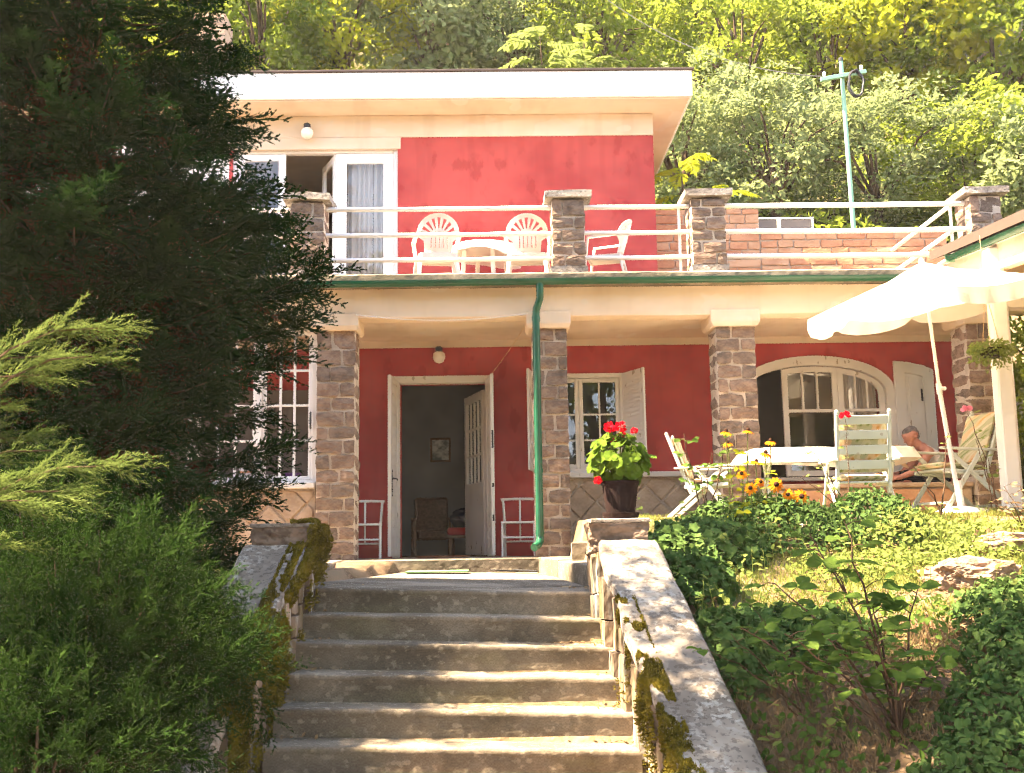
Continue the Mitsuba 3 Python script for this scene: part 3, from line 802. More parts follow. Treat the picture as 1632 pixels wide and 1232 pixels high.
# rooms behind the openings
H('hall_floor', cham(X0 + 0.3, X1 - 0.3, 14.8, 18.2, -0.1, 0.163, 0.003), 'wood_floor')
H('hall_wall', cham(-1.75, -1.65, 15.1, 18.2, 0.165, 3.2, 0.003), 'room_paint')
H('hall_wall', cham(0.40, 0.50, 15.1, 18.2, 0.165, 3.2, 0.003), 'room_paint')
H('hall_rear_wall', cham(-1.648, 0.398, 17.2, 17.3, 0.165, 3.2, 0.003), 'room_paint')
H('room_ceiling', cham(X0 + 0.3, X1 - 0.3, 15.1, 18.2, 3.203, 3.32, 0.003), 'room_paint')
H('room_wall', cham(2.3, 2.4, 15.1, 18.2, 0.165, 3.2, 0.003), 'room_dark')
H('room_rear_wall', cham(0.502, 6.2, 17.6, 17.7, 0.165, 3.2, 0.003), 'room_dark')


def frame(x0, x1, z0, z1, y0, y1, w, b=0.005, bot=None):
    bot = w if bot is None else bot
    return cat(cham(x0, x0 + w, y0, y1, z0, z1, b), cham(x1 - w, x1, y0, y1, z0, z1, b), cham(x0 + w + 0.0005, x1 - w - 0.0005, y0 + 0.002, y1 - 0.002, z1 - w, z1, b),
               *([cham(x0 + w + 0.0005, x1 - w - 0.0005, y0 + 0.002, y1 - 0.002, z0, z0 + bot, b)] if bot > 0 else []))


def sash(parent, x0, x1, z0, z1, y, cols, rows, st=0.05, bar=0.022, mat='old_white_paint', M=None, bot=None, name='sash', zr=None, glass='glass'):
    """A glazed sash: stiles, rails and glazing bars are one part, each pane a sub-part."""
    bot = st if bot is None else bot
    xs = np.linspace(x0 + st, x1 - st, cols + 1); zs = np.linspace(z0 + bot, z1 - st, rows + 1) if zr is None else np.array(zr)
    ms = [frame(x0, x1, z0, z1, y, y + 0.045, st, bot=bot)]
    ms += [cham(x - bar / 2, x + bar / 2, y + 0.008, y + 0.037, zs[0], zs[-1], 0.004) for x in xs[1:-1]]
    ms += [cham(x0 + st, x1 - st, y + 0.010, y + 0.035, z - bar / 2, z + bar / 2, 0.004) for z in zs[1:-1]]
    s = add(name, cat(*ms), mat, parent, M=M)
    for i in range(cols):
        for j in range(rows):
            q = np.array([[xs[i], y + 0.022, zs[j]], [xs[i + 1], y + 0.022, zs[j]], [xs[i + 1], y + 0.022, zs[j + 1]], [xs[i], y + 0.022, zs[j + 1]]])
            add('pane', (q, np.array([[0, 1, 2, 3]])), glass, s if s.count('__') < 2 else s.rsplit('__', 1)[0], M=M, smooth=False)
    return s


# front door
fd = H('front_door', frame(-1.34, 0.02, 0.166, 2.60, 14.74, 14.92, 0.10, 0.008, bot=0), 'old_white_paint', label='front door frame with one leaf open inwards and two white outer leaves folded out')
M = shift(-0.13, 15.05, 0) @ rotz(math.radians(-104)) @ shift(0.0, 0, 0)
# leaf drawn from the hinge along +x, turned into the hall
M = shift(-0.10, 15.02, 0) @ rotz(math.radians(106))
zs = np.linspace(1.18, 2.32, 4)
sash(fd, 0.0, 1.0, 0.18, 2.44, -0.02, 4, 3, 0.11, 0.03, 'old_white_paint', M, bot=1.0, name='inner_leaf', zr=zs)
def outer_leaf(w, z0, z1, n, arm=True):
    """Panelled outer leaf from the hinge along +x, faced towards +y and -y."""
    ms = [frame(0, w, z0, z1, -0.022, 0.022, 0.085, 0.005)]
    zz = np.linspace(z0 + 0.09, z1 - 0.09, n + 1)
    for a, b in zip(zz[:-1], zz[1:]):
        ms.append(cham(0.086, w - 0.086, -0.012, 0.012, a + 0.008, b - 0.008, 0.008))
    ms.append(cham(0.086, w - 0.086, -0.005, 0.005, z0 + 0.086, z1 - 0.086, 0.001))
    return cat(*ms)
L1 = shift(-1.27, 14.74, 0) @ rotz(math.radians(-94))
lf = add('outer_leaf', outer_leaf(0.66, 0.19, 2.52, 16), 'old_white_paint', fd, M=L1)
add('door_handle', cat(cham(0.575, 0.60, 0.022, 0.03, 0.95, 1.30, 0.003), tube([(0.587, 0.03, 1.18), (0.587, 0.075, 1.18), (0.50, 0.08, 1.17)], 0.010, 8)), 'iron', fd, M=L1)
L2 = shift(-0.06, 14.74, 0) @ rotz(math.radians(-84))
add('outer_leaf', outer_leaf(0.66, 0.19, 2.52, 16), 'old_white_paint', fd, M=L2)
add('bolt', cat(cham(0.655, 0.664, -0.012, 0.012, 1.55, 1.78, 0.002), cham(0.655, 0.664, -0.012, 0.012, 0.62, 0.70, 0.002), cham(0.655, 0.664, -0.012, 0.012, 1.05, 1.10, 0.002)), 'iron', fd, M=L2)

# small window right of the door
sw = H('small_window', frame(0.57, 1.81, 1.258, 2.61, 14.76, 14.93, 0.06, 0.006), 'old_white_paint', label='small casement window half behind the pillar with the downpipe')
sash(sw, 0.633, 1.19, 1.322, 2.545, 14.81, 2, 3, 0.055, 0.024, zr=[1.38, 1.70, 2.05, 2.49])
sash(sw, 1.193, 1.747, 1.322, 2.545, 14.81, 2, 3, 0.055, 0.024, zr=[1.38, 1.70, 2.05, 2.49])
def shutter(w, z0, z1, top=None):
    ms = [cham(0, w, -0.016, 0.016, z0, z1, 0.005)]
    for a, b in ((z0 + 0.09, (z0 + z1) / 2 - 0.04), ((z0 + z1) / 2 + 0.04, z1 - 0.09)):
        n = 9
        for k in range(n):
            zc = a + (b - a) * (k + 0.5) / n
            ms.append(cham(0.07, w - 0.07, -0.026, 0.026, zc - 0.024, zc + 0.012, 0.006))
    return cat(*ms)
add('shutter', shutter(0.58, 1.27, 2.60), 'old_white_paint', sw, M=shift(1.79, 14.76, 0) @ rotz(math.radians(-68)), label='white window shutter standing half open')
add('shutter', shutter(0.58, 1.27, 2.60), 'old_white_paint', sw, M=shift(0.59, 14.76, 0) @ rotz(math.radians(-101)))

# arched window
aw_o = Polygon(arch(AX0 - 0.09, AX1 + 0.09, AZ0, AZS, AZT + 0.09)); aw_i = Polygon(arch(AX0 + 0.03, AX1 - 0.03, AZ0 - 0.1, AZS, AZT - 0.04))
aw = H('arched_window', prism(aw_o.difference(aw_i), 0.10, shift(0, 14.74, 0)), 'old_white_paint', label='wide arched window of white casements, its left part standing open')
add('sill', cham(AX0 - 0.1, AX1 + 0.1, 14.66, 14.80, 1.10, 1.148, 0.008), 'old_white_paint', aw)
def arched_sash(xa, xb, y, M=None):
    clip = Polygon(arch(AX0 + 0.04, AX1 - 0.04, AZ0 + 0.02, AZS, AZT - 0.05)).intersection(sbox(xa, 0, xb, 4)); inn = clip.buffer(-0.075, join_style=2)
    s = clip.difference(inn); zb = 2.06
    cut = [sbox(xa, zb - 0.02, xb, zb + 0.02)] + [sbox(x - 0.013, zb, x + 0.013, 4) for x in np.linspace(xa + 0.075, xb - 0.075, 4)[1:-1]]
    bars = shapely.union_all([c.intersection(inn) for c in cut])
    k = add('sash', prism(shapely.union_all([s, bars]), 0.045, shift(0, y, 0)), 'old_white_paint', aw, M=M)
    for g in inn.difference(bars).geoms:
        add('pane', prism(g, 0.001, shift(0, y + 0.022, 0)), 'glass', aw, M=M, smooth=False)
arched_sash(3.98, 4.74, 14.80)
arched_sash(4.745, 5.38, 14.80)
# the left casement stands open into the room
arched_sash(3.46, 3.975, 14.80, shift(3.46, 14.83, 0) @ rotz(math.radians(96)) @ shift(-3.46, -14.83, 0))
sh = Polygon([(0, 1.06), (0.56, 1.06), (0.56, 2.60), (0.42, 2.655), (0.2, 2.70), (0.0, 2.715)])
add('shutter', cat(prism(sh.difference(sh.buffer(-0.15, join_style=2)), 0.035), prism(sh.buffer(-0.155, join_style=2), 0.022, shift(0, 0.006, 0)), prism(sh.buffer(-0.2, join_style=2), 0.012, shift(0, -0.002, 0))), 'old_white_paint', aw, M=shift(5.49, 14.68, 0) @ rotz(math.radians(6)), label='pale panelled shutter folded back beside the arched window')
add('handle_plate', cham(0.36, 0.385, -0.012, 0.0, 2.16, 2.33, 0.002), 'iron', aw, M=shift(5.49, 14.68, 0) @ rotz(math.radians(6)))
for q, (xa, xb) in enumerate(((4.80, 5.05), (5.06, 5.33))):
    xs = np.linspace(xa, xb, 40); ys = 15.0 + 0.02 * np.sin(xs * 70)
    v = np.vstack([np.stack([xs, ys, 0 * xs + 1.2], 1), np.stack([xs, ys, 0 * xs + 2.6], 1)]); k = np.arange(39)
    add('curtain', (v, np.stack([k, k + 1, k + 41, k + 40], 1)), 'curtain', aw, smooth=True)

# glazed bay at the left end of the porch
gb = H('glazed_bay', cat(cham(-4.52, -2.125, 13.33, 13.44, 2.955, 3.06, 0.005), cham(-2.185, -2.125, 13.33, 13.44, 1.097, 2.952, 0.005), cham(-4.52, -4.46, 13.33, 13.44, 1.097, 2.952, 0.005), cham(-2.86, -2.80, 13.33, 13.44, 1.097, 2.952, 0.005), cham(-3.66, -3.60, 13.33, 13.44, 1.097, 2.952, 0.005), cham(-4.455, -2.19, 13.332, 13.438, 1.097, 1.13, 0.005)), 'white_paint', label='white glazed bay between the left pillars, seen past the dark conifer')
for xa, xb in ((-2.795, -2.19), (-3.595, -2.865), (-4.455, -3.665)):
    sash(gb, xa, xb, 1.135, 2.95, 13.36, 3, 4, 0.045, 0.03, 'white_paint')
add('window_handle', tube([(-2.20, 13.32, 1.95), (-2.20, 13.30, 1.92), (-2.20, 13.30, 1.78), (-2.20, 13.32, 1.75)], 0.012, 8), 'iron', gb)

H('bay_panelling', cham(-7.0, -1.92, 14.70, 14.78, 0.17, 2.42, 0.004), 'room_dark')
# upper storey
UL, UR = -8.0, 2.36
H('upper_wall', cham(UL, -3.663, 14.998, 15.3, 3.58, 6.075, 0.003), 'white_plaster', label='pale part of the upper wall left of the balcony door')
up = sbox(-3.66, 3.58, UR, 6.075).difference(sbox(-3.62, 3.58, -1.28, 5.935))
H('upper_wall', prism(up, 0.3, shift(0, 15.0, 0)), 'red_stucco')
H('upper_wall_band', cham(UL, UR + 0.004, 14.985, 15.3, 6.078, 6.40, 0.005), 'cream_plaster')
H('upper_door_lintel', cham(-3.66, -1.24, 14.982, 15.03, 5.905, 6.075, 0.004), 'cream_plaster')
H('upper_side_wall', cham(UR - 0.3, UR, 15.303, 20.6, 3.58, 6.40, 0.004), 'red_stucco')
H('upper_side_wall', cham(UL, UL + 0.3, 15.303, 20.6, 3.58, 6.40, 0.004), 'red_stucco')
H('upper_rear_wall', cham(UL, UR, 20.603, 20.9, 3.0, 6.40, 0.004), 'red_stucco')
H('upper_room_floor', cham(UL + 0.3, UR - 0.3, 15.003, 20.6, 3.45, 3.6, 0.004), 'wood_floor')
H('upper_room_wall', cham(-5.2, -5.1, 15.31, 20.6, 3.6, 6.39, 0.004), 'room_dark')
H('upper_room_wall', cham(-1.0, -0.9, 15.31, 20.6, 3.6, 6.39, 0.004), 'room_dark')
H('upper_room_wall', cham(-5.098, -1.002, 18.5, 18.6, 3.6, 6.39, 0.004), 'room_dark')
rf = H('roof', cham(UL - 0.5, 2.80, 14.47, 21.4, 6.405, 6.79, 0.004), 'cream_plaster')
add('fascia', cham(UL - 0.5, 2.805, 14.43, 14.468, 6.425, 6.80, 0.006), 'white_plaster', rf)
add('side_fascia', cham(2.803, 2.84, 14.432, 21.4, 6.43, 6.80, 0.006), 'white_plaster', rf)
add('roof_edge', cham(UL - 0.5, 2.87, 14.40, 21.45, 6.803, 6.83, 0.004), 'roof_metal', rf)
ch = add('chimney', cham(-4.74, -4.26, 16.9, 17.4, 6.83, 8.95, 0.02), 'mortar', rf)
r = np.random.default_rng(77); z = 6.84
while z < 8.9:
    h = r.uniform(0.2, 0.3)
    add('chimney_stone', rough((-4.5, 17.15, z + h / 2), (0.26, 0.27, h / 2 - 0.01), r, 0.04, 0.05), 'plinth_stone_0', rf, smooth=45)
    z += h
bd = H('balcony_door', cat(cham(-3.62, -3.56, 15.05, 15.17, 3.6, 5.93, 0.005), cham(-1.34, -1.285, 15.05, 15.17, 3.6, 5.93, 0.005), cham(-3.557, -1.343, 15.052, 15.168, 5.875, 5.93, 0.005)), 'white_paint', label='white glazed balcony door with its middle leaf ajar')
sash(bd, -2.165, -1.345, 3.61, 5.87, 15.07, 1, 1, 0.15, 0.02, 'white_paint', bot=0.22, name='leaf')
sash(bd, -3.555, -2.88, 3.61, 5.87, 15.07, 1, 1, 0.10, 0.02, 'white_paint', bot=0.22, name='leaf')
sash(bd, -0.66, 0.0, 3.61, 5.87, -0.022, 1, 1, 0.10, 0.02, 'white_paint', M=shift(-2.17, 15.10, 0) @ rotz(math.radians(-66)), bot=0.22, name='leaf')
for xa, xb in ((-2.02, -1.66), (-1.65, -1.40)):
    xs = np.linspace(xa, xb, 70); ys = 15.22 + 0.022 * np.sin(xs * 75 + np.sin(xs * 21))
    v = np.vstack([np.stack([xs, ys, 0 * xs + 3.65], 1), np.stack([xs, ys, 0 * xs + 5.84], 1)]); k = np.arange(69)
    add('curtain', (v, np.stack([k, k + 1, k + 71, k + 70], 1)), 'curtain', bd, smooth=True)


def globe_lamp(x, y, z, label):
    g = H('globe_lamp', lathe([(0.0, -0.02), (0.04, -0.02), (0.05, 0.0), (0.05, 0.05), (0.03, 0.07), (0, 0.07)], 18, shift(x, y - 0.09, z + 0.06)), 'iron', smooth=40, label=label)
    add('globe', lathe([(0.001, -0.10), (0.035, -0.092), (0.065, -0.07), (0.082, -0.035), (0.085, 0.0), (0.078, 0.03), (0.055, 0.055), (0.04, 0.06)], 22, shift(x, y - 0.09, z)), 'lamp_glass', g, smooth=True)


globe_lamp(-0.70, 14.78, 2.86, 'round milk glass lamp over the front door')
globe_lamp(-2.55, 14.97, 6.12, 'round milk glass lamp over the balcony door')


# ---------------------------------------------------------------- terrace behind the balcony
tw = thing('terrace_wall', 'orange sandstone wall along the back of the balcony terrace', 'wall')
add('core', cat(cham(2.42, 3.98, 15.63, 15.95, 3.576, 5.16, 0.01), cham(3.983, 6.75, 15.63, 15.95, 3.576, 4.78, 0.01)), 'mortar', tw)
r = np.random.default_rng(31)
for xa, xb, z1 in ((2.42, 3.98, 5.17), (3.985, 6.75, 4.79)):
    z = 3.59
    while z < z1 - 0.05:
        h = min(r.uniform(0.11, 0.16), z1 - z); x = xa
        if z1 - z - h < 0.06:
            h = z1 - z
        while x < xb - 0.02:
            w = min(r.uniform(0.22, 0.5), xb - x)
            if xb - x - w < 0.12:
                w = xb - x
            g = 0.009
            v = rough((x + w / 2, 15.66, z + h / 2), (w / 2 - g, 0.055, h / 2 - g), r, 0.04, 0.09)
            add('stone', v, 'orange_stone_%d' % r.integers(2), tw, smooth=50)
            x += w
        z += h
add('coping_board', cham(3.99, 6.8, 15.58, 16.0, 4.805, 4.835, 0.006), 'white_paint', tw)
gs = thing('glass_screen', 'dark glazed wind screen standing behind the low part of the terrace wall', 'screen')
add('frame', cat(frame(4.02, 4.46, 4.66, 5.24, 16.3, 16.35, 0.03), frame(4.462, 5.0, 4.66, 5.24, 16.3, 16.35, 0.03), cham(4.06, 4.1, 16.3, 16.36, 3.5, 4.658, 0.004), cham(4.92, 4.96, 16.3, 16.36, 3.5, 4.658, 0.004)), 'slat_paint', gs)
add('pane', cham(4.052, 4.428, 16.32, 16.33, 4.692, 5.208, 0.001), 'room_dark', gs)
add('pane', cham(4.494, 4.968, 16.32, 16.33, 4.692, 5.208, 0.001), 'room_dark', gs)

# ---------------------------------------------------------------- green pole with its crossbar and cable coil
pb = at(1362, 385, 18.5); pt = at(1340, 98, 18.5)
pole = thing('utility_pole', 'slender pale green pole with a crossbar on the slope behind the terrace', 'pole')
add('shaft', tube([(pb[0] + 0.03, 18.5, 4.3), pb, pt], [0.045, 0.045, 0.036], 12), 'pale_green_paint', pole, smooth=50)
add('tip', lathe([(0.045, 0), (0.045, 0.06), (0.0, 0.09)], 12, shift(pt[0], pt[1], pt[2])), 'iron', pole)
ca, cb = at(1308, 127, 18.43), at(1380, 114, 18.43)
add('crossbar', beam(ca, cb, 0.07, 0.07), 'pale_green_paint', pole)
for q in (0.08, 0.9):
    p = ca + (cb - ca) * q
    add('insulator', lathe([(0.0, 0.035), (0.02, 0.035), (0.02, 0.06), (0.035, 0.07), (0.035, 0.12), (0.0, 0.14)], 10, shift(*p)), 'white_paint', pole, smooth=40)
c = at(1364, 133, 18.36); a = np.linspace(0, 2 * math.pi * 3, 70)
coil = np.stack([c[0] + 0.13 * np.cos(a) + 0.012 * np.sin(a * 5), c[1] + 0.02 * np.sin(a * 1.4), c[2] + 0.24 * np.sin(a) + 0.012 * np.cos(a * 3.3)], 1)
k = add('cable_coil', tube(coil, 0.018, 6), 'iron', smooth=40, label='loop of black cable hung from the crossbar of the green pole', category='cable')
w0, w1 = at(1310, 122, 18.43), at(930, -30, 24.0)
t = np.linspace(0, 1, 24)[:, None]
wire = w0 + (w1 - w0) * t - np.array([0, 0, 0.5]) * (t * (1 - t) * 4)
add('overhead_wire', tube(wire, 0.010, 5), 'iron', smooth=40, label='thin overhead wire running from the pole up into the trees', category='wire')

# ---------------------------------------------------------------- little things on the porch
def rope(p0, p1, sag, n=24):
    t = np.linspace(0, 1, n)[:, None]
    return np.asarray(p0) + (np.asarray(p1) - np.asarray(p0)) * t - np.array([0, 0, sag]) * t * (1 - t) * 4


add('clothes_line', tube(rope((-1.62, 13.06, 3.10), (0.46, 13.06, 3.09), 0.075), 0.006, 6), 'white_paint', smooth=40, label='slack white clothes line across the porch opening', category='rope')
add('lamp_cord', tube(rope((0.46, 13.3, 3.03), (0.0, 14.70, 2.60), 0.02), 0.004, 5), 'straw', smooth=40, label='thin slanting cord from the pillar to the top corner of the door', category='cord')
add('doormat', cham(-0.98, -0.28, 12.35, 12.80, 0.022, 0.042, 0.006), 'mat_green', smooth=False, label='flat green doormat on the landing before the threshold', category='doormat')
add('doormat', cham(-0.98, -0.30, 14.2, 14.62, 0.166, 0.186, 0.006), 'doormat_brown', smooth=False, label='rust brown doormat at the open front door', category='doormat')
for q, (x, y, a) in enumerate(((0.12, 12.75, 0.3), (0.36, 12.6, -0.2))):
    add('roof_slate', cham(-0.14, 0.14, -0.1, 0.1, 0.0, 0.014, 0.004), 'iron', M=shift(x, y, 0.02) @ rotz(a) @ rot((0, 1, 0), 0.06), label=('left' if q == 0 else 'right') + ' of two dark slates lying by the kerb below the downpipe', category='slate')
v, f = scatter(OVATE, np.array([[0.62, 7.2, -0.30]]), np.array([[1.0, 0.3, 0.1]]), np.array([[0, -0.3, 1.0]]), 0.10)
add('fallen_leaf', cat((v, f), scatter(OVATE, np.array([[0.62, 7.19, -0.30]]), np.array([[0.5, 0.8, 0.3]]), np.array([[0.3, -0.3, 1.0]]), 0.07)), 'dry_leaf', smooth=False, label='curled brown leaf at the right end of a step', category='leaf')


def porch_chair(x, y, z, a, label):
    t = thing('porch_chair', label, 'chair', 'white chairs beside the front door'); M = shift(x, y, z) @ rotz(a)
    w = 0.2
    for s in (-1, 1):
        add('back_post', tube([(s * w, 0.19, 0), (s * w * 1.0, 0.18, 0.42), (s * w * 1.12, 0.23, 0.74)], 0.017, 8), 'white_paint', t, M=M, smooth=50)
        add('front_leg', tube([(s * w * 1.02, -0.19, 0), (s * w * 1.02, -0.18, 0.42)], 0.016, 8), 'white_paint', t, M=M, smooth=50)
    add('seat', cat(cham(-0.225, 0.225, -0.21, -0.17, 0.42, 0.445), cham(-0.225, 0.225, 0.17, 0.21, 0.42, 0.445), *[cham(-0.22 + k * 0.09, -0.15 + k * 0.09, -0.168, 0.168, 0.425, 0.443) for k in range(5)]), 'white_paint', t, M=M)
    add('top_rail', tube([(-0.25, 0.225, 0.735), (-0.1, 0.245, 0.742), (0.1, 0.245, 0.742), (0.25, 0.225, 0.735)], 0.018, 8), 'white_paint', t, M=M, smooth=50)
    add('splat', tube([(0, 0.19, 0.43), (0, 0.235, 0.74)], 0.014, 8), 'white_paint', t, M=M, smooth=50)
    add('splat', tube([(0, 0.19, 0.18), (0, 0.19, 0.43)], 0.012, 8), 'white_paint', t, M=M, smooth=50)
    add('stretcher', tube([(-w, 0.185, 0.19), (w, 0.185, 0.19)], 0.013, 8), 'white_paint', t, M=M, smooth=50)
    add('stretcher', tube([(-w, -0.185, 0.24), (w, -0.185, 0.24)], 0.013, 8), 'white_paint', t, M=M, smooth=50)


porch_chair(-1.65, 14.25, 0.166, 0.08, 'small white wooden chair left of the front door, partly behind the first pillar')
porch_chair(0.34, 14.25, 0.166, -0.08, 'small white wooden chair right of the front door, partly behind the downpipe pillar')

# things in the hall
ac = thing('armchair', 'dark brown armchair standing in the dim hall', 'armchair')
A = shift(-0.90, 16.55, 0.165) @ rotz(0.15) @ np.diag([0.78, 0.8, 0.92, 1])
add('backrest', cham(-0.32, 0.32, 0.20, 0.36, 0.25, 0.95, 0.05), 'armchair_cloth', ac, M=A)
add('seat', cham(-0.31, 0.31, -0.30, 0.198, 0.26, 0.42, 0.05), 'armchair_cloth', ac, M=A)
for s in (-1, 1):
    add('armrest', beam((s * 0.36, -0.32, 0.58), (s * 0.36, 0.30, 0.60), 0.07, 0.04), 'brown_wood', ac, M=A)
    add('leg', beam((s * 0.36, -0.28, 0.0), (s * 0.36, -0.26, 0.56), 0.05, 0.05, (0, 1, 0)), 'brown_wood', ac, M=A)
    add('leg', beam((s * 0.36, 0.36, 0.0), (s * 0.36, 0.28, 0.575), 0.05, 0.05, (0, 1, 0)), 'brown_wood', ac, M=A)
bn = thing('bench', 'low wooden bench with a red cushion behind the open door leaf', 'bench')
add('top', cham(-0.66, -0.26, 16.0, 16.4, 0.42, 0.46, 0.006), 'brown_wood', bn)
for x in (-0.64, -0.33):
    for y in (16.02, 16.33):
        add('leg', cham(x, x + 0.05, y, y + 0.05, 0.165, 0.418, 0.006), 'brown_wood', bn)
add('cushion', cham(-0.66, -0.26, 16.0, 16.4, 0.462, 0.57, 0.04), 'red_cloth', smooth=60, label='red cushion on the low bench in the hall', category='cushion')
v = meshkit.noise; b = trimesh.creation.icosphere(3); bv = np.array(b.vertices)
add('folded_coat', (bv * (1 + 0.5 * (meshkit.fbm(bv * 2, 3)[:, None] - 0.5)) * [0.19, 0.17, 0.14] + [-0.44, 16.2, 0.70], np.array(b.faces)), 'dark_cloth', smooth=True, label='heap of dark clothes on the red cushion', category='clothes')
pf = thing('framed_picture', 'small framed picture on the pale rear wall of the hall', 'picture')
p = at(702, 717, 17.17)
add('frame', frame(p[0] - 0.16, p[0] + 0.16, p[2] - 0.19, p[2] + 0.19, 17.155, 17.198, 0.03), 'brown_wood', pf)
add('print', cham(p[0] - 0.129, p[0] + 0.129, 17.18, 17.19, p[2] - 0.159, p[2] + 0.159, 0.002), 'picture_print', pf)
# things on the inner sill of the glazed bay
q = at(446, 757, 13.55)
ss_ = thing('cup', 'white and purple cup on the sill of the glazed bay', 'cup')
H('inner_sill', cham(-4.5, -2.15, 13.502, 13.80, 1.03, 1.10, 0.006), 'old_white_paint')
add('cup', lathe([(0.0, 0), (0.045, 0), (0.05, 0.03), (0.06, 0.11), (0.055, 0.11), (0.045, 0.02), (0, 0.02)], 18, shift(-2.72, 13.58, 1.102)), 'white_paint', ss_, smooth=40)
add('band', lathe([(0.0515, 0.035), (0.0585, 0.08)], 18, shift(-2.72, 13.58, 1.102)), 'purple_plastic', ss_, smooth=40)
add('bowl', lathe([(0.0, 0), (0.05, 0), (0.09, 0.05), (0.105, 0.13), (0.098, 0.13), (0.08, 0.05), (0, 0.012)], 22, shift(-2.46, 13.62, 1.102)), 'purple_plastic', smooth=40, label='purple bowl on the sill of the glazed bay', category='bowl')
sb_ = thing('striped_box', 'white box with orange stripes on the sill behind the conifer', 'box')
add('box', cham(-3.1, -2.84, 13.52, 13.70, 1.102, 1.36, 0.006), 'white_paint', sb_)
for z in (1.16, 1.24, 1.31):
    add('stripe', cham(-3.102, -2.838, 13.517, 13.703, z, z + 0.018, 0.002), 'orange_plastic', sb_)

# ---------------------------------------------------------------- balcony chairs and table
def plastic_chair(x, y, z, a, label):
    t = thing('plastic_chair', label, 'chair', 'white plastic chairs on the balcony'); M = shift(x, y, z) @ rotz(a)
    th = np.linspace(0, math.pi, 30)
    out = [(-0.17, 0.40), (0.17, 0.40), (0.185, 0.55)] + [(0.275 * math.cos(t2), 0.62 + 0.26 * math.sin(t2) ** 0.8) for t2 in th] + [(-0.185, 0.55)]
    P = Polygon(out).buffer(0)
    slots = [sbox(-0.13 + k * 0.052 + 0.012, 0.46, -0.13 + k * 0.052 + 0.020, 0.66) for k in range(5)]
    for k in range(7):                                  # the fan at the top
        an = math.radians(90 + (k - 3) * 19); c0 = np.array([0, 0.58])
        d = np.array([math.cos(an), math.sin(an)]); nn = np.array([-d[1], d[0]])
        slots.append(Polygon([c0 + d * 0.115 + nn * 0.006, c0 + d * 0.115 - nn * 0.006, c0 + d * (0.25 - 0.004 * abs(k - 3)) - nn * 0.022, c0 + d * (0.25 - 0.004 * abs(k - 3)) + nn * 0.022]))
    P = P.difference(shapely.union_all(slots))
    m = trimesh.creation.extrude_polygon(P, 0.014, engine='earcut').subdivide().subdivide()
    v, f = np.array(m.vertices), np.array(m.faces)
    X, Z, D = v[:, 0], v[:, 1], v[:, 2]
    v = np.stack([X, 0.20 + (Z - 0.4) * 0.30 - 1.1 * X ** 2 + D, Z + 0.02], 1)
    add('backrest', (v, f), 'white_plastic', t, M=M, smooth=35)
    g = trimesh.creation.box((0.46, 0.44, 0.022)).subdivide().subdivide().subdivide(); gv = np.array(g.vertices)
    gv[:, 2] += 0.41 - 0.03 * np.cos(gv[:, 0] * 6) * (np.abs(gv[:, 1]) < 0.2) - 0.05 * np.maximum(0, -gv[:, 1] - 0.15)
    add('seat', (gv, np.array(g.faces)), 'white_plastic', t, M=M, smooth=40)
    for yy in (-0.21, 0.21):
        add('skirt', beam((-0.235, yy, 0.385), (0.235, yy, 0.385), 0.012, 0.055), 'white_plastic', t, M=M)
    for s in (-1, 1):
        add('arm', cat(beam((s * 0.285, -0.20, 0.635), (s * 0.275, 0.20, 0.655), 0.055, 0.022, b=0.008), tube([(s * 0.255, 0.22, 0.66), (s * 0.24, 0.25, 0.70)], 0.02, 8)), 'white_plastic', t, M=M, smooth=50)
        add('front_leg', cat(beam((s * 0.275, -0.27, 0), (s * 0.245, -0.22, 0.40), 0.055, 0.03, (0, 1, 0), 0.008), beam((s * 0.245, -0.22, 0.40), (s * 0.283, -0.19, 0.63), 0.05, 0.028, (0, 1, 0), 0.008)), 'white_plastic', t, M=M, smooth=50)
        add('rear_leg', cat(beam((s * 0.26, 0.29, 0), (s * 0.225, 0.21, 0.40), 0.055, 0.03, (0, 1, 0), 0.008)), 'white_plastic', t, M=M, smooth=50)


plastic_chair(-0.68, 13.80, 3.583, math.pi + 0.15, 'white plastic chair, leftmost of the three on the balcony')
plastic_chair(0.50, 13.85, 3.583, math.pi - 0.08, 'white plastic chair on the balcony beside the middle stone pier, right of the table')
plastic_chair(1.52, 13.95, 3.583, -math.pi / 2 - 0.25, 'white plastic chair on the balcony turned sideways right of the stone pier')
bt = thing('balcony_table', 'round white plastic table on the balcony between two chairs', 'table')
tx, ty = -0.06, 14.42
add('tabletop', lathe([(0, 0.70), (0.40, 0.70), (0.44, 0.695), (0.45, 0.68), (0.45, 0.66), (0.43, 0.655), (0, 0.665)], 40, shift(tx, ty, 3.58)), 'white_plastic', bt, smooth=40)
for k in range(4):
    an = k * math.pi / 2 + 0.35
    add('leg', beam((tx + 0.34 * math.cos(an), ty + 0.34 * math.sin(an), 3.58), (tx + 0.29 * math.cos(an), ty + 0.29 * math.sin(an), 4.235), 0.06, 0.045, (0, 1, 0.01), 0.01), 'white_plastic', bt)


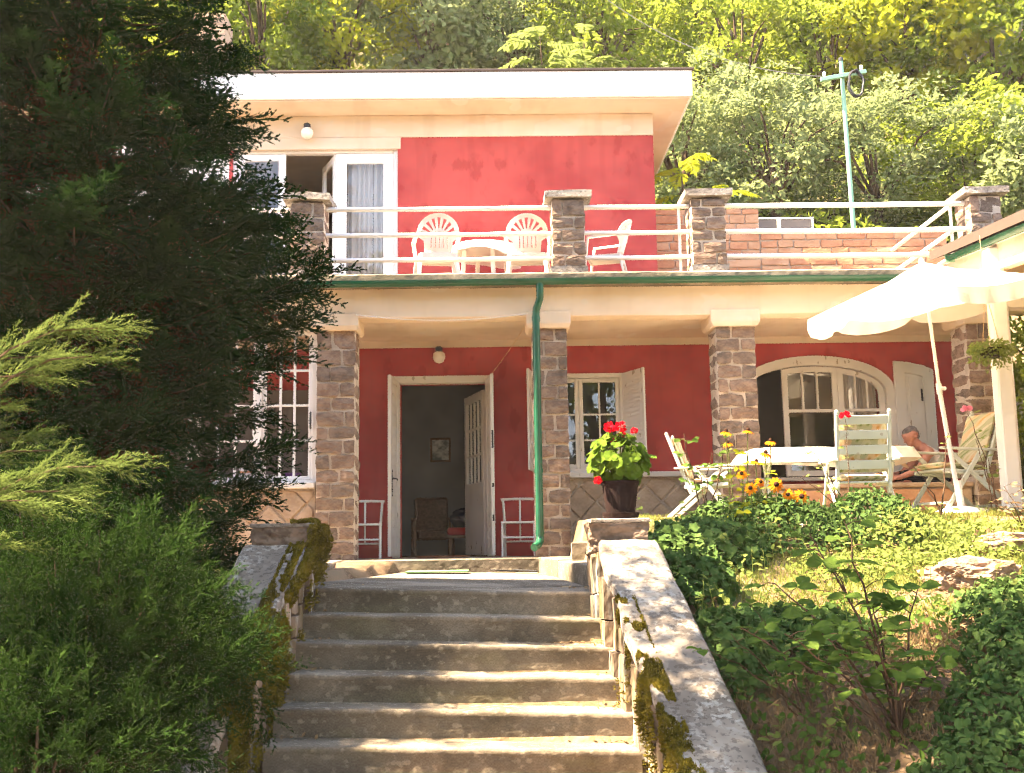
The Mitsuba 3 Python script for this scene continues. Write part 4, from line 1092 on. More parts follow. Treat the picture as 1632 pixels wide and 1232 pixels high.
def draped(cx, cy, z, r_or_wh, drop, seed, wave=0.03, n=72):
    """A cloth over a table: flat top, a rim that hangs in folds."""
    a = np.linspace(0, 2 * math.pi, n, endpoint=False); rr = np.random.default_rng(seed)
    if np.isscalar(r_or_wh):
        rad = np.full(n, r_or_wh)
    else:
        w, h = r_or_wh; e = 12.0
        rad = (np.abs(np.cos(a) / w) ** e + np.abs(np.sin(a) / h) ** e) ** (-1 / e)
    fold = sum(rr.uniform(0.3, 1) * np.sin(a * k + rr.uniform(0, 6)) for k in (7, 11, 16)) / 2
    dr_ = np.array(drop(a)) if callable(drop) else np.full(n, drop)
    rings = [(0.0, 0.0), (0.5, 0.0), (0.96, 0.0), (1.0, -0.012)] + [(1.0 + 0.02 * k, -0.012 - dr_ * k / 5) for k in range(1, 6)]
    v = []
    for k, (s, dz) in enumerate(rings):
        q = max(0, k - 3) / 5
        R = rad * s + wave * q * fold
        v.append(np.stack([cx + R * np.cos(a), cy + R * np.sin(a), z + np.broadcast_to(dz, (n,)) + 0.004 * np.sin(a * 3 + k) * (0 < k < 4)], 1))
    v = np.array(v); m = len(rings)
    i, j = np.meshgrid(np.arange(m - 1), np.arange(n), indexing='ij')
    qd = np.stack([i * n + j, (i + 1) * n + j, (i + 1) * n + (j + 1) % n, i * n + (j + 1) % n], -1).reshape(-1, 4)
    return v.reshape(-1, 3), qd


add('balcony_tablecloth', draped(tx, ty, 4.285, 0.455, lambda a: 0.10 + 0.14 * np.maximum(0, np.cos(a)), 3), 'tablecloth_mat', smooth=True, label='white cloth over the round balcony table', category='tablecloth')
st_ = thing('orange_stool', 'small orange plastic stool under the balcony table', 'stool')
add('top', lathe([(0, 0.36), (0.14, 0.36), (0.16, 0.345), (0.155, 0.33), (0, 0.335)], 24, shift(0.15, 14.55, 3.58)), 'orange_plastic', st_, smooth=40)
for k in range(4):
    an = k * math.pi / 2 + 0.6
    add('leg', beam((0.15 + 0.19 * math.cos(an), 14.55 + 0.19 * math.sin(an), 3.58), (0.15 + 0.12 * math.cos(an), 14.55 + 0.12 * math.sin(an), 3.915), 0.05, 0.03, (0, 1, 0.01), 0.006), 'orange_plastic', st_)

# ---------------------------------------------------------------- garden furniture on the terrace
def cushion(L, W, th, seed):
    b = trimesh.creation.box((W, L, th)).subdivide().subdivide().subdivide(); v = np.array(b.vertices); f = np.array(b.faces)
    e = np.minimum((1 - (2 * v[:, 0] / W) ** 6), (1 - (2 * v[:, 1] / L) ** 6))
    v[:, 2] *= 0.35 + 0.65 * np.clip(e, 0, 1) ** 0.4
    tuft = np.abs(np.sin(v[:, 1] * math.pi / (L / 4)))
    v[:, 2] *= 0.72 + 0.28 * tuft
    return v, f


def garden_chair(x, y, z, a, label, recline=0.36, s=1.0):
    """Folding slatted armchair with a floral cushion; its front looks towards -y before turning."""
    t = thing('garden_chair', label, 'chair', 'white slatted folding garden chairs'); M = shift(x, y, z) @ rotz(a) @ np.diag([s, s, s, 1])
    w = 0.26; st, ct = math.sin(recline), math.cos(recline)
    hb = np.array([0, 0.20, 0.42])                      # hinge of the back
    bk = lambda u, q=0.0: hb + np.array([0, u * st + q * ct, u * ct - q * st])
    for sd in (-1, 1):
        add('back_stile', beam(bk(-0.12) + [sd * w, 0, 0], bk(0.70) + [sd * w, 0, 0], 0.035, 0.045, (0, 1, 0), 0.008), 'slat_paint', t, M=M)
    for sd in (-1, 1):
        add('back_knob', lathe([(0, 0.03), (0.018, 0.022), (0.024, 0.0), (0.018, -0.022)], 10, shift(*(bk(0.71) + [sd * w, 0, 0]))), 'slat_paint', t, M=M, smooth=60)
    for k in range(4):
        u = 0.13 + k * 0.152
        add('back_slat', beam(bk(u + 0.045, 0.012) + [-w + 0.019, 0, 0], bk(u + 0.045, 0.012) + [w - 0.019, 0, 0], 0.016, 0.092, tuple(bk(1) - bk(0)), 0.005), 'slat_paint', t, M=M)
    for k in range(5):
        yy = -0.30 + k * 0.105
        add('seat_slat', cham(-w + 0.02, w - 0.02, yy, yy + 0.085, 0.405 + 0.02 * (4 - k) / 4, 0.425 + 0.02 * (4 - k) / 4, 0.005), 'slat_paint', t, M=M)
    for sd in (-1, 1):
        xx = sd * (w + 0.038)
        add('seat_rail', beam((sd * (w + 0.0), -0.32, 0.42), (sd * (w + 0.0), 0.24, 0.39), 0.03, 0.045, b=0.006), 'slat_paint', t, M=M)
        add('rear_leg', beam((xx, 0.46, 0.0), (xx, -0.26, 0.62), 0.026, 0.05, (0, 1, 0), 0.006), 'slat_paint', t, M=M)
        add('front_leg', beam((xx + sd * 0.028, -0.36, 0.0), (xx + sd * 0.028, 0.10, 0.63), 0.026, 0.05, (0, 1, 0), 0.006), 'slat_paint', t, M=M)
        add('armrest', beam((xx + sd * 0.005, -0.36, 0.655), (xx + sd * 0.005, 0.36, 0.635), 0.062, 0.026, b=0.009), 'slat_paint', t, M=M)
    add('stretcher', beam((-w - 0.05, 0.40, 0.055), (w + 0.05, 0.40, 0.055), 0.03, 0.03, b=0.005), 'slat_paint', t, M=M)
    add('stretcher', beam((-w - 0.07, -0.30, 0.085), (w + 0.07, -0.30, 0.085), 0.03, 0.03, b=0.005), 'slat_paint', t, M=M)
    return t, M


c1, M1 = garden_chair(2.42, 12.45, 0.585, math.radians(72), 'white slatted garden chair seen from the side, left of the table by the small window', 0.36, 0.87)
c2, M2 = garden_chair(3.56, 10.62, 0.47, math.radians(174), 'white slatted garden chair with its back to the viewer in front of the table', 0.20, 0.94)
c3, M3 = garden_chair(4.98, 11.75, 0.60, math.radians(-78), 'white slatted garden chair with floral cushion right of the umbrella pole')
for M, rec, txt in ((M1, 0.36, 'faded floral cushion on the left garden chair'), (M2, 0.20, 'green and ochre floral cushion on the garden chair seen from behind'), (M3, 0.36, 'pale floral cushion on the right garden chair')):
    v, f = cushion(0.56, 0.48, 0.07, 1); B = shift(0, 0.20, 0.42) @ rot((1, 0, 0), math.pi / 2 - rec) @ shift(0, 0.37, 0.05)
    s, g = cushion(0.50, 0.48, 0.07, 2)
    cu = thing('chair_cushion', txt, 'cushion', 'floral cushions on the garden chairs')
    add('back_pad', (v, f), 'floral_cushion', cu, M=M @ B, smooth=60)
    add('seat_pad', xf((s, g), shift(0, -0.09, 0.475) @ rot((1, 0, 0), -0.04)), 'floral_cushion', cu, M=M, smooth=60)

gt = thing('garden_table', 'long garden table on the terrace under the umbrella', 'table')
add('tabletop', cham(2.82, 4.55, 11.72, 12.55, 1.265, 1.30, 0.008), 'slat_paint', gt)
add('apron', cat(cham(2.92, 4.45, 11.80, 11.825, 1.19, 1.263, 0.004), cham(2.92, 4.45, 12.44, 12.465, 1.19, 1.263, 0.004)), 'slat_paint', gt)
for x in (3.0, 4.32):
    for sg in (-1, 1):
        add('leg', beam((x, 12.13 + sg * 0.34, 0.59), (x + 0.06, 12.13 - sg * 0.22, 1.262), 0.03, 0.05, (0, 1, 0), 0.006), 'slat_paint', gt)
add('garden_tablecloth', draped(3.68, 12.135, 1.306, (0.885, 0.44), lambda a: 0.13 + 0.02 * np.sin(a * 2), 6, 0.02, 96), 'tablecloth_mat', smooth=True, label='pale pink and white cloth hanging over the garden table edge', category='tablecloth')

# umbrella: eight panels with scalloped valance, tilted
um = thing('garden_umbrella', 'large white sun umbrella with scalloped valance over the garden table', 'umbrella')
ap = np.array([4.56, 11.2, 3.14]); foot = np.array([4.78, 11.2, 0.585])
ax = (ap - foot) / np.linalg.norm(ap - foot)
mid = np.array([4.645, 11.2, 1.85])
add('lower_pole', tube([foot, mid], 0.024, 12), 'white_paint', um, smooth=50)
add('upper_pole', tube([mid + ax * -0.1, ap], 0.018, 12), 'white_paint', um, smooth=50)
add('tilt_joint', cat(tube([mid - ax * 0.05, mid + ax * 0.06], 0.030, 12), tube([mid + [0.0, -0.03, 0.0], mid + [0.055, -0.03, 0.0]], 0.02, 10)), 'white_paint', um, smooth=50)
UT = shift(*ap) @ rot((0, 1, 0), math.radians(-8)) @ rot((1, 0, 0), math.radians(5)) @ rotz(math.radians(22.5 + 9))
RU, DROP = 1.24, 0.34
def canopy():
    n, m = 8 * 12, 14; v = []
    for j in range(m + 5):
        a = np.arange(n) * 2 * np.pi / n; seg = (np.arange(n) % 12) / 12.0
        sag = np.sin(seg * math.pi)
        if j < m:
            t = j / (m - 1); R = RU * t * (1 - (1 - math.cos(math.pi / 8)) * sag * 0.9); z = -DROP * t ** 1.12 - 0.045 * sag * t * t
        else:
            q = (j - m + 1) / 5; R = RU * (1 - (1 - math.cos(math.pi / 8)) * sag * 0.9) + 0.03 * q + 0.012 * np.sin(np.arange(n) * 1.9) * q
            drop = 0.17 * (0.62 + 0.38 * np.sqrt(np.maximum(0, 1 - (2 * seg - 1) ** 4)))
            z = -DROP - 0.045 * sag - drop * q
        v.append(np.stack([R * np.cos(a), R * np.sin(a), np.broadcast_to(z, (n,))], 1))
    i, j = np.meshgrid(np.arange(m + 4), np.arange(n), indexing='ij')
    q = np.stack([i * n + j, (i + 1) * n + j, (i + 1) * n + (j + 1) % n, i * n + (j + 1) % n], -1).reshape(-1, 4)
    return np.array(v).reshape(-1, 3), q
add('canopy', canopy(), 'canvas', um, M=UT, smooth=45)
n = 48; a = np.arange(n) * 2 * np.pi / n; v = []
for t in np.linspace(0.02, 1, 6):
    v.append(np.stack([0.42 * t * np.cos(a), 0.42 * t * np.sin(a), 0.06 - 0.17 * t ** 1.1 - 0.012 * np.abs(np.sin(a * 4)) * t], 1))
v.append(np.stack([0.43 * np.cos(a), 0.43 * np.sin(a), -0.17 - 0.02 * np.abs(np.sin(a * 4))], 1))
i, j = np.meshgrid(np.arange(6), np.arange(n), indexing='ij')
add('vent_flap', (np.array(v).reshape(-1, 3), np.stack([i * n + j, (i + 1) * n + j, (i + 1) * n + (j + 1) % n, i * n + (j + 1) % n], -1).reshape(-1, 4)), 'canvas', um, M=UT, smooth=45)
for k in range(8):
    an = k * math.pi / 4
    add('rib', tube([(0.03 * math.cos(an), 0.03 * math.sin(an), -0.02), (RU * 0.5 * math.cos(an), RU * 0.5 * math.sin(an), -DROP * 0.46 - 0.02), (RU * 0.99 * math.cos(an), RU * 0.99 * math.sin(an), -DROP * 0.99 - 0.014)], 0.007, 6), 'white_paint', um, M=UT)
add('hub', lathe([(0.0, 0.11), (0.02, 0.10), (0.028, 0.07), (0.03, 0.05), (0, 0.05)], 12, UT), 'white_paint', um, smooth=50)
ub = thing('umbrella_base', 'white umbrella stand on the terrace', 'umbrella stand')
add('plate', lathe([(0, 0.0), (0.26, 0.0), (0.27, 0.02), (0.25, 0.05), (0.06, 0.09), (0, 0.09)], 28, shift(4.79, 11.2, 0.55)), 'white_paint', ub, smooth=40)
add('sleeve', tube([(4.789, 11.2, 0.63), (4.766, 11.2, 0.90)], 0.034, 12), 'white_paint', ub, smooth=50)

# ---------------------------------------------------------------- shelter at the right with its eave, gutter and post
sh_ = thing('garden_shelter', 'cream shelter at the right edge with dark eave, green gutter and white post', 'shelter')
ex, ey0, ey1 = 5.22, 6.0, 12.55
zr = lambda y: 3.37 + 0.085 * (y - 10.3)
add('roof', (np.array([[ex - 0.02, y, zr(y) + dz] for y in (ey0, ey1) for dz in (0.0, 0.11)] + [[ex + 3.0, y, zr(y) + 1.0 + dz] for y in (ey0, ey1) for dz in (0.0, 0.11)]),
     np.array([[0, 1, 3], [0, 3, 2], [4, 7, 5], [4, 6, 7], [0, 4, 5], [0, 5, 1], [2, 3, 7], [2, 7, 6], [1, 5, 7], [1, 7, 3], [0, 2, 6], [0, 6, 4]])), 'roof_metal', sh_, smooth=False)
def side_gutter(s=1.0, y0=ey0, y1=ey1 - 0.35):
    a = np.linspace(math.pi, 2 * math.pi, 11); p = [(0.055 * math.cos(t) * s, 0.06 * math.sin(t) * s) for t in a] + [(0.047 * math.cos(t) * s, 0.052 * math.sin(t) * s) for t in a[::-1]]
    ys = np.linspace(y0, y1, 12); m = len(p); v = np.array([[[ex + 0.07 + q[0], y, zr(y) - 0.01 + q[1]] for q in p] for y in ys]).reshape(-1, 3)
    i, j = np.meshgrid(np.arange(len(ys) - 1), np.arange(m), indexing='ij')
    return v, np.stack([i * m + j, i * m + (j + 1) % m, (i + 1) * m + (j + 1) % m, (i + 1) * m + j], -1).reshape(-1, 4)
add('gutter', side_gutter(), 'green_paint', sh_, smooth=40)
add('gutter_end', cham(ex + 0.01, ex + 0.13, ey1 - 0.36, ey1 - 0.345, zr(ey1) - 0.11, zr(ey1) - 0.01, 0.003), 'pale_green_paint', sh_)
def skew_box(x0, x1, y0, y1, f0, f1):
    v = np.array([[x, y, f(y)] for x in (x0, x1) for y in (y0, y1) for f in (f0, f1)])
    return v, np.array([[0, 1, 3], [0, 3, 2], [4, 7, 5], [4, 6, 7], [0, 5, 1], [0, 4, 5], [2, 3, 7], [2, 7, 6], [1, 5, 7], [1, 7, 3], [0, 2, 6], [0, 6, 4]])
add('soffit', skew_box(ex + 0.14, ex + 2.9, ey0, ey1 - 0.03, lambda y: zr(y) - 0.05, lambda y: zr(y) - 0.01), 'white_plaster', sh_, smooth=False)
add('wall_plate', skew_box(ex + 0.16, ex + 0.30, ey0, ey1 - 0.05, lambda y: zr(y) - 0.32, lambda y: zr(y) - 0.052), 'cream_plaster', sh_, smooth=False)
add('end_beam', cham(ex + 0.31, ex + 2.8, ey1 - 0.20, ey1 - 0.06, zr(ey1) - 0.34, zr(ey1) - 0.07, 0.01), 'cream_plaster', sh_)
add('post', cham(5.28, 5.44, 11.22, 11.38, 0.40, zr(11.3) - 0.09, 0.015), 'white_paint', sh_)
add('post_bracket', beam((5.44, 11.3, zr(11.3) - 0.14), (5.80, 11.3, zr(11.3) - 0.14), 0.1, 0.08), 'white_paint', sh_)
add('post', cham(5.75, 5.93, 12.2, 12.38, 0.40, zr(12.3) - 0.09, 0.015), 'white_paint', sh_)
add('wall', cham(7.9, 8.1, 6.1, 12.3, -1.2, 4.1, 0.01), 'cream_plaster', sh_)
hb = thing('hanging_basket', 'hanging basket of trailing pale green leaves under the shelter eave', 'hanging plant')
bc = at(1580, 556, 10.9)
for q in range(3):
    an = q * 2.1
    add('cord', tube([bc + [0.10 * math.cos(an), 0.10 * math.sin(an), 0.0], bc + [-0.02, 0, 0.62 if q else 0.62], (bc[0] - 0.03, bc[1], zr(bc[1]) - 0.02)], 0.004, 5), 'straw', hb)
add('bowl', lathe([(0.0, -0.10), (0.07, -0.095), (0.11, -0.05), (0.125, 0.0), (0.115, 0.0), (0.10, -0.04), (0, -0.03)], 20, shift(*bc)), 'pot_plastic', hb, smooth=40)
r = np.random.default_rng(15); n = 900
d = unit(r, n); d[:, 2] = d[:, 2] * 0.5
P = bc + d * (r.uniform(0.2, 1, (n, 1)) ** 0.5) * [0.23, 0.2, 0.18] + np.array([0, 0, 0.01]) - np.array([0, 0, 1]) * (r.uniform(0, 1, (n, 1)) ** 3) * 0.14
add('foliage', scatter(OVATE, P, d + 0.5 * unit(r, n) - [0, 0, 0.3], unit(r, n) + [0, 0, 0.8], r.uniform(0.025, 0.05, n)), 'pale_leaf', hb, smooth=False, kind='stuff')

# ---------------------------------------------------------------- the man behind the parapet
def body(bones, spheres, length=0.02, it=8):
    parts = []
    def ball(p, rad):
        return m3.Manifold.sphere(rad, 20).translate(tuple(map(float, p)))
    for p, ra, q, rb in bones:
        parts.append(m3.Manifold.batch_hull([ball(p, ra), ball(q, rb)]))
    for p, s, rz in spheres:
        parts.append(m3.Manifold.sphere(1.0, 28).scale(tuple(map(float, s))).rotate((0, 0, 0) if rz is None else rz).translate(tuple(map(float, p))))
    u = m3.Manifold.batch_boolean(parts, m3.OpType.Add).refine_to_length(length)
    v, f = vf(u); t = trimesh.Trimesh(v, f, process=True)
    trimesh.smoothing.filter_taubin(t, iterations=it)
    return np.array(t.vertices), np.array(t.faces)


pz = 0.58                                                 # raised porch floor
per = thing('person', 'grey haired man in a white sleeveless shirt bending forward behind the parapet', 'person')
hip = np.array([5.72, 14.0, pz + 0.50]); chest = np.array([5.60, 13.93, 1.32]); neck = np.array([5.49, 13.89, 1.47]); head = np.array([5.335, 13.84, 1.60])
shN, shF = np.array([5.50, 13.72, 1.385]), np.array([5.56, 14.12, 1.385])
elN, wrN = np.array([5.30, 13.55, 1.16]), np.array([5.02, 13.52, 1.06])
elF, wrF = np.array([5.30, 14.14, 1.14]), np.array([5.00, 13.95, 1.10])
bones = [(neck + [0.03, 0, -0.05], 0.066, head + [0.04, 0.01, -0.06], 0.058), (shN, 0.062, elN, 0.044), (elN, 0.045, wrN, 0.029), (shF, 0.062, elF, 0.044), (elF, 0.045, wrF, 0.029),
         (shN, 0.07, neck, 0.06), (shF, 0.07, neck, 0.06), (chest, 0.125, hip, 0.125), (shN, 0.07, shF, 0.07), (chest + [0, -0.08, 0], 0.10, chest + [0, 0.10, 0], 0.10),
         (hip + [0, -0.10, -0.02], 0.095, hip + [-0.46, -0.12, 0.02], 0.065), (hip + [0, 0.10, -0.02], 0.095, hip + [-0.46, 0.12, 0.02], 0.065),
         (hip + [-0.46, -0.12, 0.02], 0.062, np.array([5.30, 13.88, pz + 0.08]), 0.042), (hip + [-0.46, 0.12, 0.02], 0.062, np.array([5.30, 14.12, pz + 0.08]), 0.042),
         (np.array([5.30, 13.88, pz + 0.045]), 0.042, np.array([5.10, 13.86, pz + 0.035]), 0.032), (np.array([5.30, 14.12, pz + 0.045]), 0.042, np.array([5.10, 14.12, pz + 0.035]), 0.032)]
hd = np.array([-0.80, -0.12, -0.42])                       # where the face looks: left and down
hd = hd / np.linalg.norm(hd); hl = np.cross([0, 0, 1.0], hd); hl /= np.linalg.norm(hl); hu = np.cross(hd, hl)
hp = lambda a, b, c: head + hd * a + hl * b + hu * c
bones += [(hp(-0.02, 0, 0.03), 0.088, hp(0.02, 0, 0.025), 0.086), (hp(0.02, 0, 0.02), 0.075, hp(0.055, 0, -0.075), 0.042), (hp(0.085, 0, 0.015), 0.012, hp(0.112, 0, -0.022), 0.014),
          (hp(0.07, 0.025, 0.045), 0.02, hp(0.07, -0.025, 0.045), 0.02), (hp(0.085, 0.018, -0.058), 0.011, hp(0.085, -0.018, -0.058), 0.011)]
for s in (-1, 1):
    bones += [(hp(-0.005, s * 0.083, 0.025), 0.012, hp(-0.02, s * 0.095, 0.03), 0.016), (hp(-0.005, s * 0.083, 0.0), 0.010, hp(-0.012, s * 0.090, -0.02), 0.012)]
def hand(wr, d, nrm):
    """Palm, four unequal bent fingers and a thumb from the side."""
    d = np.asarray(d, float); d /= np.linalg.norm(d); n = np.asarray(nrm, float); n -= d * (n @ d); n /= np.linalg.norm(n); s = np.cross(n, d)
    P = lambda a, b, c: wr + d * a + s * b + n * c
    o = [(P(0, 0, 0), 0.027, P(0.05, 0.018, 0), 0.02), (P(0, 0, 0), 0.027, P(0.05, -0.018, 0), 0.02), (P(0.03, 0.02, 0), 0.018, P(0.08, 0.028, 0), 0.014), (P(0.03, -0.02, 0), 0.018, P(0.08, -0.026, 0), 0.013)]
    for k, (b, L) in enumerate(((0.031, 0.068), (0.011, 0.078), (-0.010, 0.072), (-0.030, 0.056))):
        o += [(P(0.078, b, 0), 0.0105, P(0.078 + L * 0.5, b * 1.1, -0.012), 0.0095), (P(0.078 + L * 0.5, b * 1.1, -0.012), 0.0095, P(0.078 + L * 0.8, b * 1.12, -0.045), 0.008)]
    o += [(P(0.02, 0.03, 0), 0.014, P(0.055, 0.058, -0.012), 0.011), (P(0.055, 0.058, -0.012), 0.011, P(0.085, 0.055, -0.03), 0.0095)]
    return o
bones += hand(wrN, (-1, 0.25, 0.35), (0.2, -0.6, 0.7)) + hand(wrF, (-1, -0.2, 0.35), (0.2, 0.6, 0.7))
add('body', body(bones, [], 0.02, 5), 'skin', per, smooth=True)
add('eye', cat(*[xf(trimesh.creation.icosphere(2, 0.011), shift(*hp(0.084, s * 0.031, 0.028))) for s in (-1, 1)]), 'iron', per, smooth=True)
hb_ = [(hp(-0.035, 0, 0.045), 0.083, hp(0.015, 0, 0.048), 0.078), (hp(-0.06, 0, 0.02), 0.062, hp(-0.065, 0, -0.03), 0.045)]
add('hair', body(hb_, [], 0.012, 4), 'grey_hair', per, smooth=True)
tb = [(chest + [0.01, 0, 0.0], 0.136, hip + [0.0, 0, 0.02], 0.14), (chest + [0, -0.09, 0.0], 0.112, chest + [0, 0.10, 0.0], 0.112), (hip + [0, -0.06, -0.02], 0.12, hip + [0, 0.06, -0.02], 0.12),
      (chest + [-0.03, -0.115, 0.05], 0.062, shN * 0.5 + neck * 0.5 + [0.012, -0.01, -0.005], 0.065), (chest + [-0.03, 0.125, 0.05], 0.062, shF * 0.5 + neck * 0.5 + [0.012, 0.01, -0.005], 0.065)]
add('sleeveless_shirt', body(tb, [], 0.015, 6), 'shirt_white', per, smooth=True)
tr = [(hip + [0, -0.10, -0.02], 0.106, hip + [-0.46, -0.12, 0.02], 0.08), (hip + [0, 0.10, -0.02], 0.106, hip + [-0.46, 0.12, 0.02], 0.08), (hip + [0, -0.08, -0.03], 0.11, hip + [0, 0.08, -0.03], 0.11)]
add('trousers', body(tr, [], 0.02, 6), 'dark_cloth', per, smooth=True)
pbn = thing('porch_bench', 'plain wooden bench on the porch behind the parapet', 'bench')
add('seat', cham(5.42, 6.05, 13.70, 14.32, pz + 0.335, pz + 0.37, 0.006), 'brown_wood', pbn)
for x in (5.46, 5.95):
    for y in (13.74, 14.24):
        add('leg', cham(x, x + 0.05, y, y + 0.05, pz, pz + 0.333, 0.005), 'brown_wood', pbn)
hc = at(1428, 726, 13.75)
HT = shift(*hc) @ rot((0, 1, 0), math.radians(38)) @ rot((1, 0, 0), math.radians(24))
add('straw_hat', lathe([(0.0, 0.125), (0.05, 0.12), (0.085, 0.095), (0.098, 0.04), (0.105, 0.0), (0.16, -0.012), (0.215, -0.03), (0.218, -0.028), (0.16, -0.006), (0.107, 0.008), (0.101, 0.045), (0.087, 0.10), (0.05, 0.126), (0, 0.131)], 40, HT), 'straw', smooth=60, label='wide brimmed straw hat held in front of the man', category='hat')


# ---------------------------------------------------------------- plants
def rhombi(A, B, W, N):
    """Thin rhombic blades from A to B, W wide, lying across N."""
    A, B, N = map(np.asarray, (A, B, N)); d = B - A
    s = np.cross(N, d); s = s / (np.linalg.norm(s, axis=1, keepdims=True) + 1e-9) * np.asarray(W)[:, None]
    m = A + d * 0.45; n = len(A)
    v = np.stack([A, m + s, B, m - s], 1).reshape(-1, 3); k = np.arange(n)[:, None] * 4
    return v, np.vstack([k + [0, 2, 1], k + [0, 3, 2]])


def spray(rng, na=8, sub=3, l0=0.42, ang=0.75, droop=0.12, w=0.018, flat=1.0):
    """One flat scaly spray along +x, one unit long."""
    A, B, W = [], [], []
    ax = lambda t: np.array([t, 0.03 * math.sin(t * 5), -droop * t * t])
    A.append(ax(0)); B.append(ax(1.0)); W.append(w * 0.8)
    for t in np.linspace(0.10, 0.95, na):
        for s in (-1, 1):
            a = ang * rng.uniform(0.75, 1.2); L = l0 * (1.0 - 0.72 * t) * rng.uniform(0.75, 1.15) * min(1, 0.5 + t * 2)
            ro = rng.normal(0, 0.5) * (1 - flat) * 3
            d = np.array([math.cos(a), s * math.sin(a) * math.cos(ro), math.sin(a) * math.sin(ro) + rng.normal(0, 0.12)])
            p = ax(t + rng.uniform(-0.03, 0.03)); q = p + d * L
            A.append(p); B.append(q); W.append(w)
            for u in np.linspace(0.3, 0.85, sub):
                for s2 in (-1, 1):
                    a2 = 0.6 * rng.uniform(0.7, 1.2); c, n_ = math.cos(a2), s2 * math.sin(a2)
                    d2 = np.array([d[0] * c - d[1] * n_, d[1] * c + d[0] * n_, d[2] + rng.normal(0, 0.15)])
                    A.append(p + d * L * u); B.append(p + d * L * u + d2 * L * 0.42 * (1.1 - u * 0.6)); W.append(w * 0.85)
    A, B = np.array(A), np.array(B)
    return rhombi(A, B, np.array(W), np.tile([0, 0, 1.0], (len(A), 1)) + rng.normal(0, 0.35, (len(A), 3)))


def many(tpls, P, D, N, S, rng):
    """Copies of several templates, dealt out at random."""
    w = rng.integers(len(tpls), size=len(P))
    return cat(*[scatter(t, P[w == k], D[w == k], N[w == k], S[w == k]) for k, t in enumerate(tpls) if (w == k).any()])


def branch_dirs(n, rng):
    return rng.uniform(0, 2 * math.pi, n)


# --- the big dark conifer left of the stairs
def conifer(x, y, z0, top, prof, label, seed, nb=300, per=17, name='conifer_tree', s0=0.36, dead=True):
    """prof: [(height, radius)]; boughs spread from the trunk, sprays along their outer part."""
    r = np.random.default_rng(seed); t = thing(name, label, 'tree')
    hs = np.array([p[0] for p in prof]); rs = np.array([p[1] for p in prof])
    tr = np.array([[x + 0.05 * math.sin(k), y + 0.05 * math.cos(k * 1.3), z0 - 0.1 + (top - z0) * k / 9] for k in range(10)])
    add('trunk', tube(tr, np.linspace(0.17, 0.02, 10), 10), 'bark', t, smooth=60)
    tp = [spray(r, 8, 2, 0.48, 0.75, 0.16, 0.025, 0.8) for _ in range(6)]
    P, D, N, S, limbs, PD, DD = [], [], [], [], [], [], []
    wts = np.interp(np.linspace(hs[0], hs[-1], 200), hs, rs) ** 1.3; cdf = np.cumsum(wts) / wts.sum()
    for k in range(nb):
        h = np.interp((k + r.uniform()) / nb, cdf, np.linspace(hs[0], hs[-1], 200)); R = np.interp(h, hs, rs) * r.uniform(0.72, 1.14)
        a = k * 2.39996 + r.normal(0, 0.25); d = np.array([math.cos(a), math.sin(a), 0])
        up = r.uniform(0.05, 0.5)
        pts = np.array([[x, y, h - up * R * 0.6] + d * R * q + np.array([0, 0, R * (up * q - 0.35 * q * q + 0.25 * q ** 3)]) for q in np.linspace(0, 1, 6)])
        if R > 0.35:
            limbs.append(tube(pts, np.linspace(0.022, 0.004, 6), 4, False))
        m = max(5, int(per * min(1.6, R / 1.2)))
        q = 1 - r.uniform(0, 1, m) ** 1.5 * 0.72; q[0] = 1
        f = q * 5; i = np.minimum(f.astype(int), 4); base = pts[i] + (pts[i + 1] - pts[i]) * (f - i)[:, None]
        td = pts[i + 1] - pts[i]; td /= np.linalg.norm(td, axis=1, keepdims=True)
        side = np.cross(td, [0, 0, 1.0]); side /= np.linalg.norm(side, axis=1, keepdims=True)
        an = r.uniform(-1.1, 1.1, m); an[0] = 0
        D.append(td * np.cos(an)[:, None] + side * np.sin(an)[:, None] + np.array([0, 0, 1]) * r.normal(-0.08, 0.28, (m, 1))); P.append(base)
        N.append(np.array([0, 0, 1.0]) + 0.5 * unit(r, m) + d * 0.35); S.append(s0 * r.uniform(0.6, 1.25, m) * np.where(q > 0.9, 0.9, 1.05))
        if dead and h < 4.5:
            mm = 4; qq = r.uniform(0.15, 0.75, mm); f = qq * 5; i = np.minimum(f.astype(int), 4)
            PD.append(pts[i] + (pts[i + 1] - pts[i]) * (f - i)[:, None]); DD.append(unit(r, mm) * [1, 1, 0.5] + d * 0.4 - [0, 0, 0.5])
    P, D, N, S = np.vstack(P), np.vstack(D), np.vstack(N), np.concatenate(S)
    add('crown', many(tp, P, D, N, S, r), 'conifer_leaf', t, smooth=False)
    add('limbs', cat(*limbs), 'bark', t, smooth=60, kind='stuff')
    if PD:
        PD, DD = np.vstack(PD), np.vstack(DD)
        add('dead_sprays', many(tp, PD, DD, unit(r, len(PD)), np.full(len(PD), 0.3), r), 'conifer_dead', t, smooth=False, kind='stuff')
    return t


conifer(-3.35, 8.7, 0.0, 8.2, [(0.25, 1.3), (0.9, 1.36), (1.5, 1.36), (1.95, 1.42), (2.45, 1.76), (2.9, 1.50), (3.4, 1.33), (4.0, 1.15), (4.7, 1.0), (5.6, 0.85), (6.8, 0.6), (7.9, 0.3), (8.2, 0.1)],
        'big dark green conifer left of the stairs, covering the left end of the house', 101, nb=410, per=15, s0=0.44)
conifer(-5.6, 8.0, -0.2, 9.0, [(0.3, 1.4), (2, 1.9), (4, 1.8), (6, 1.4), (8, 0.6), (9, 0.1)], 'second dark conifer at the left edge of the picture', 102, nb=120, per=9, s0=0.6, dead=False)

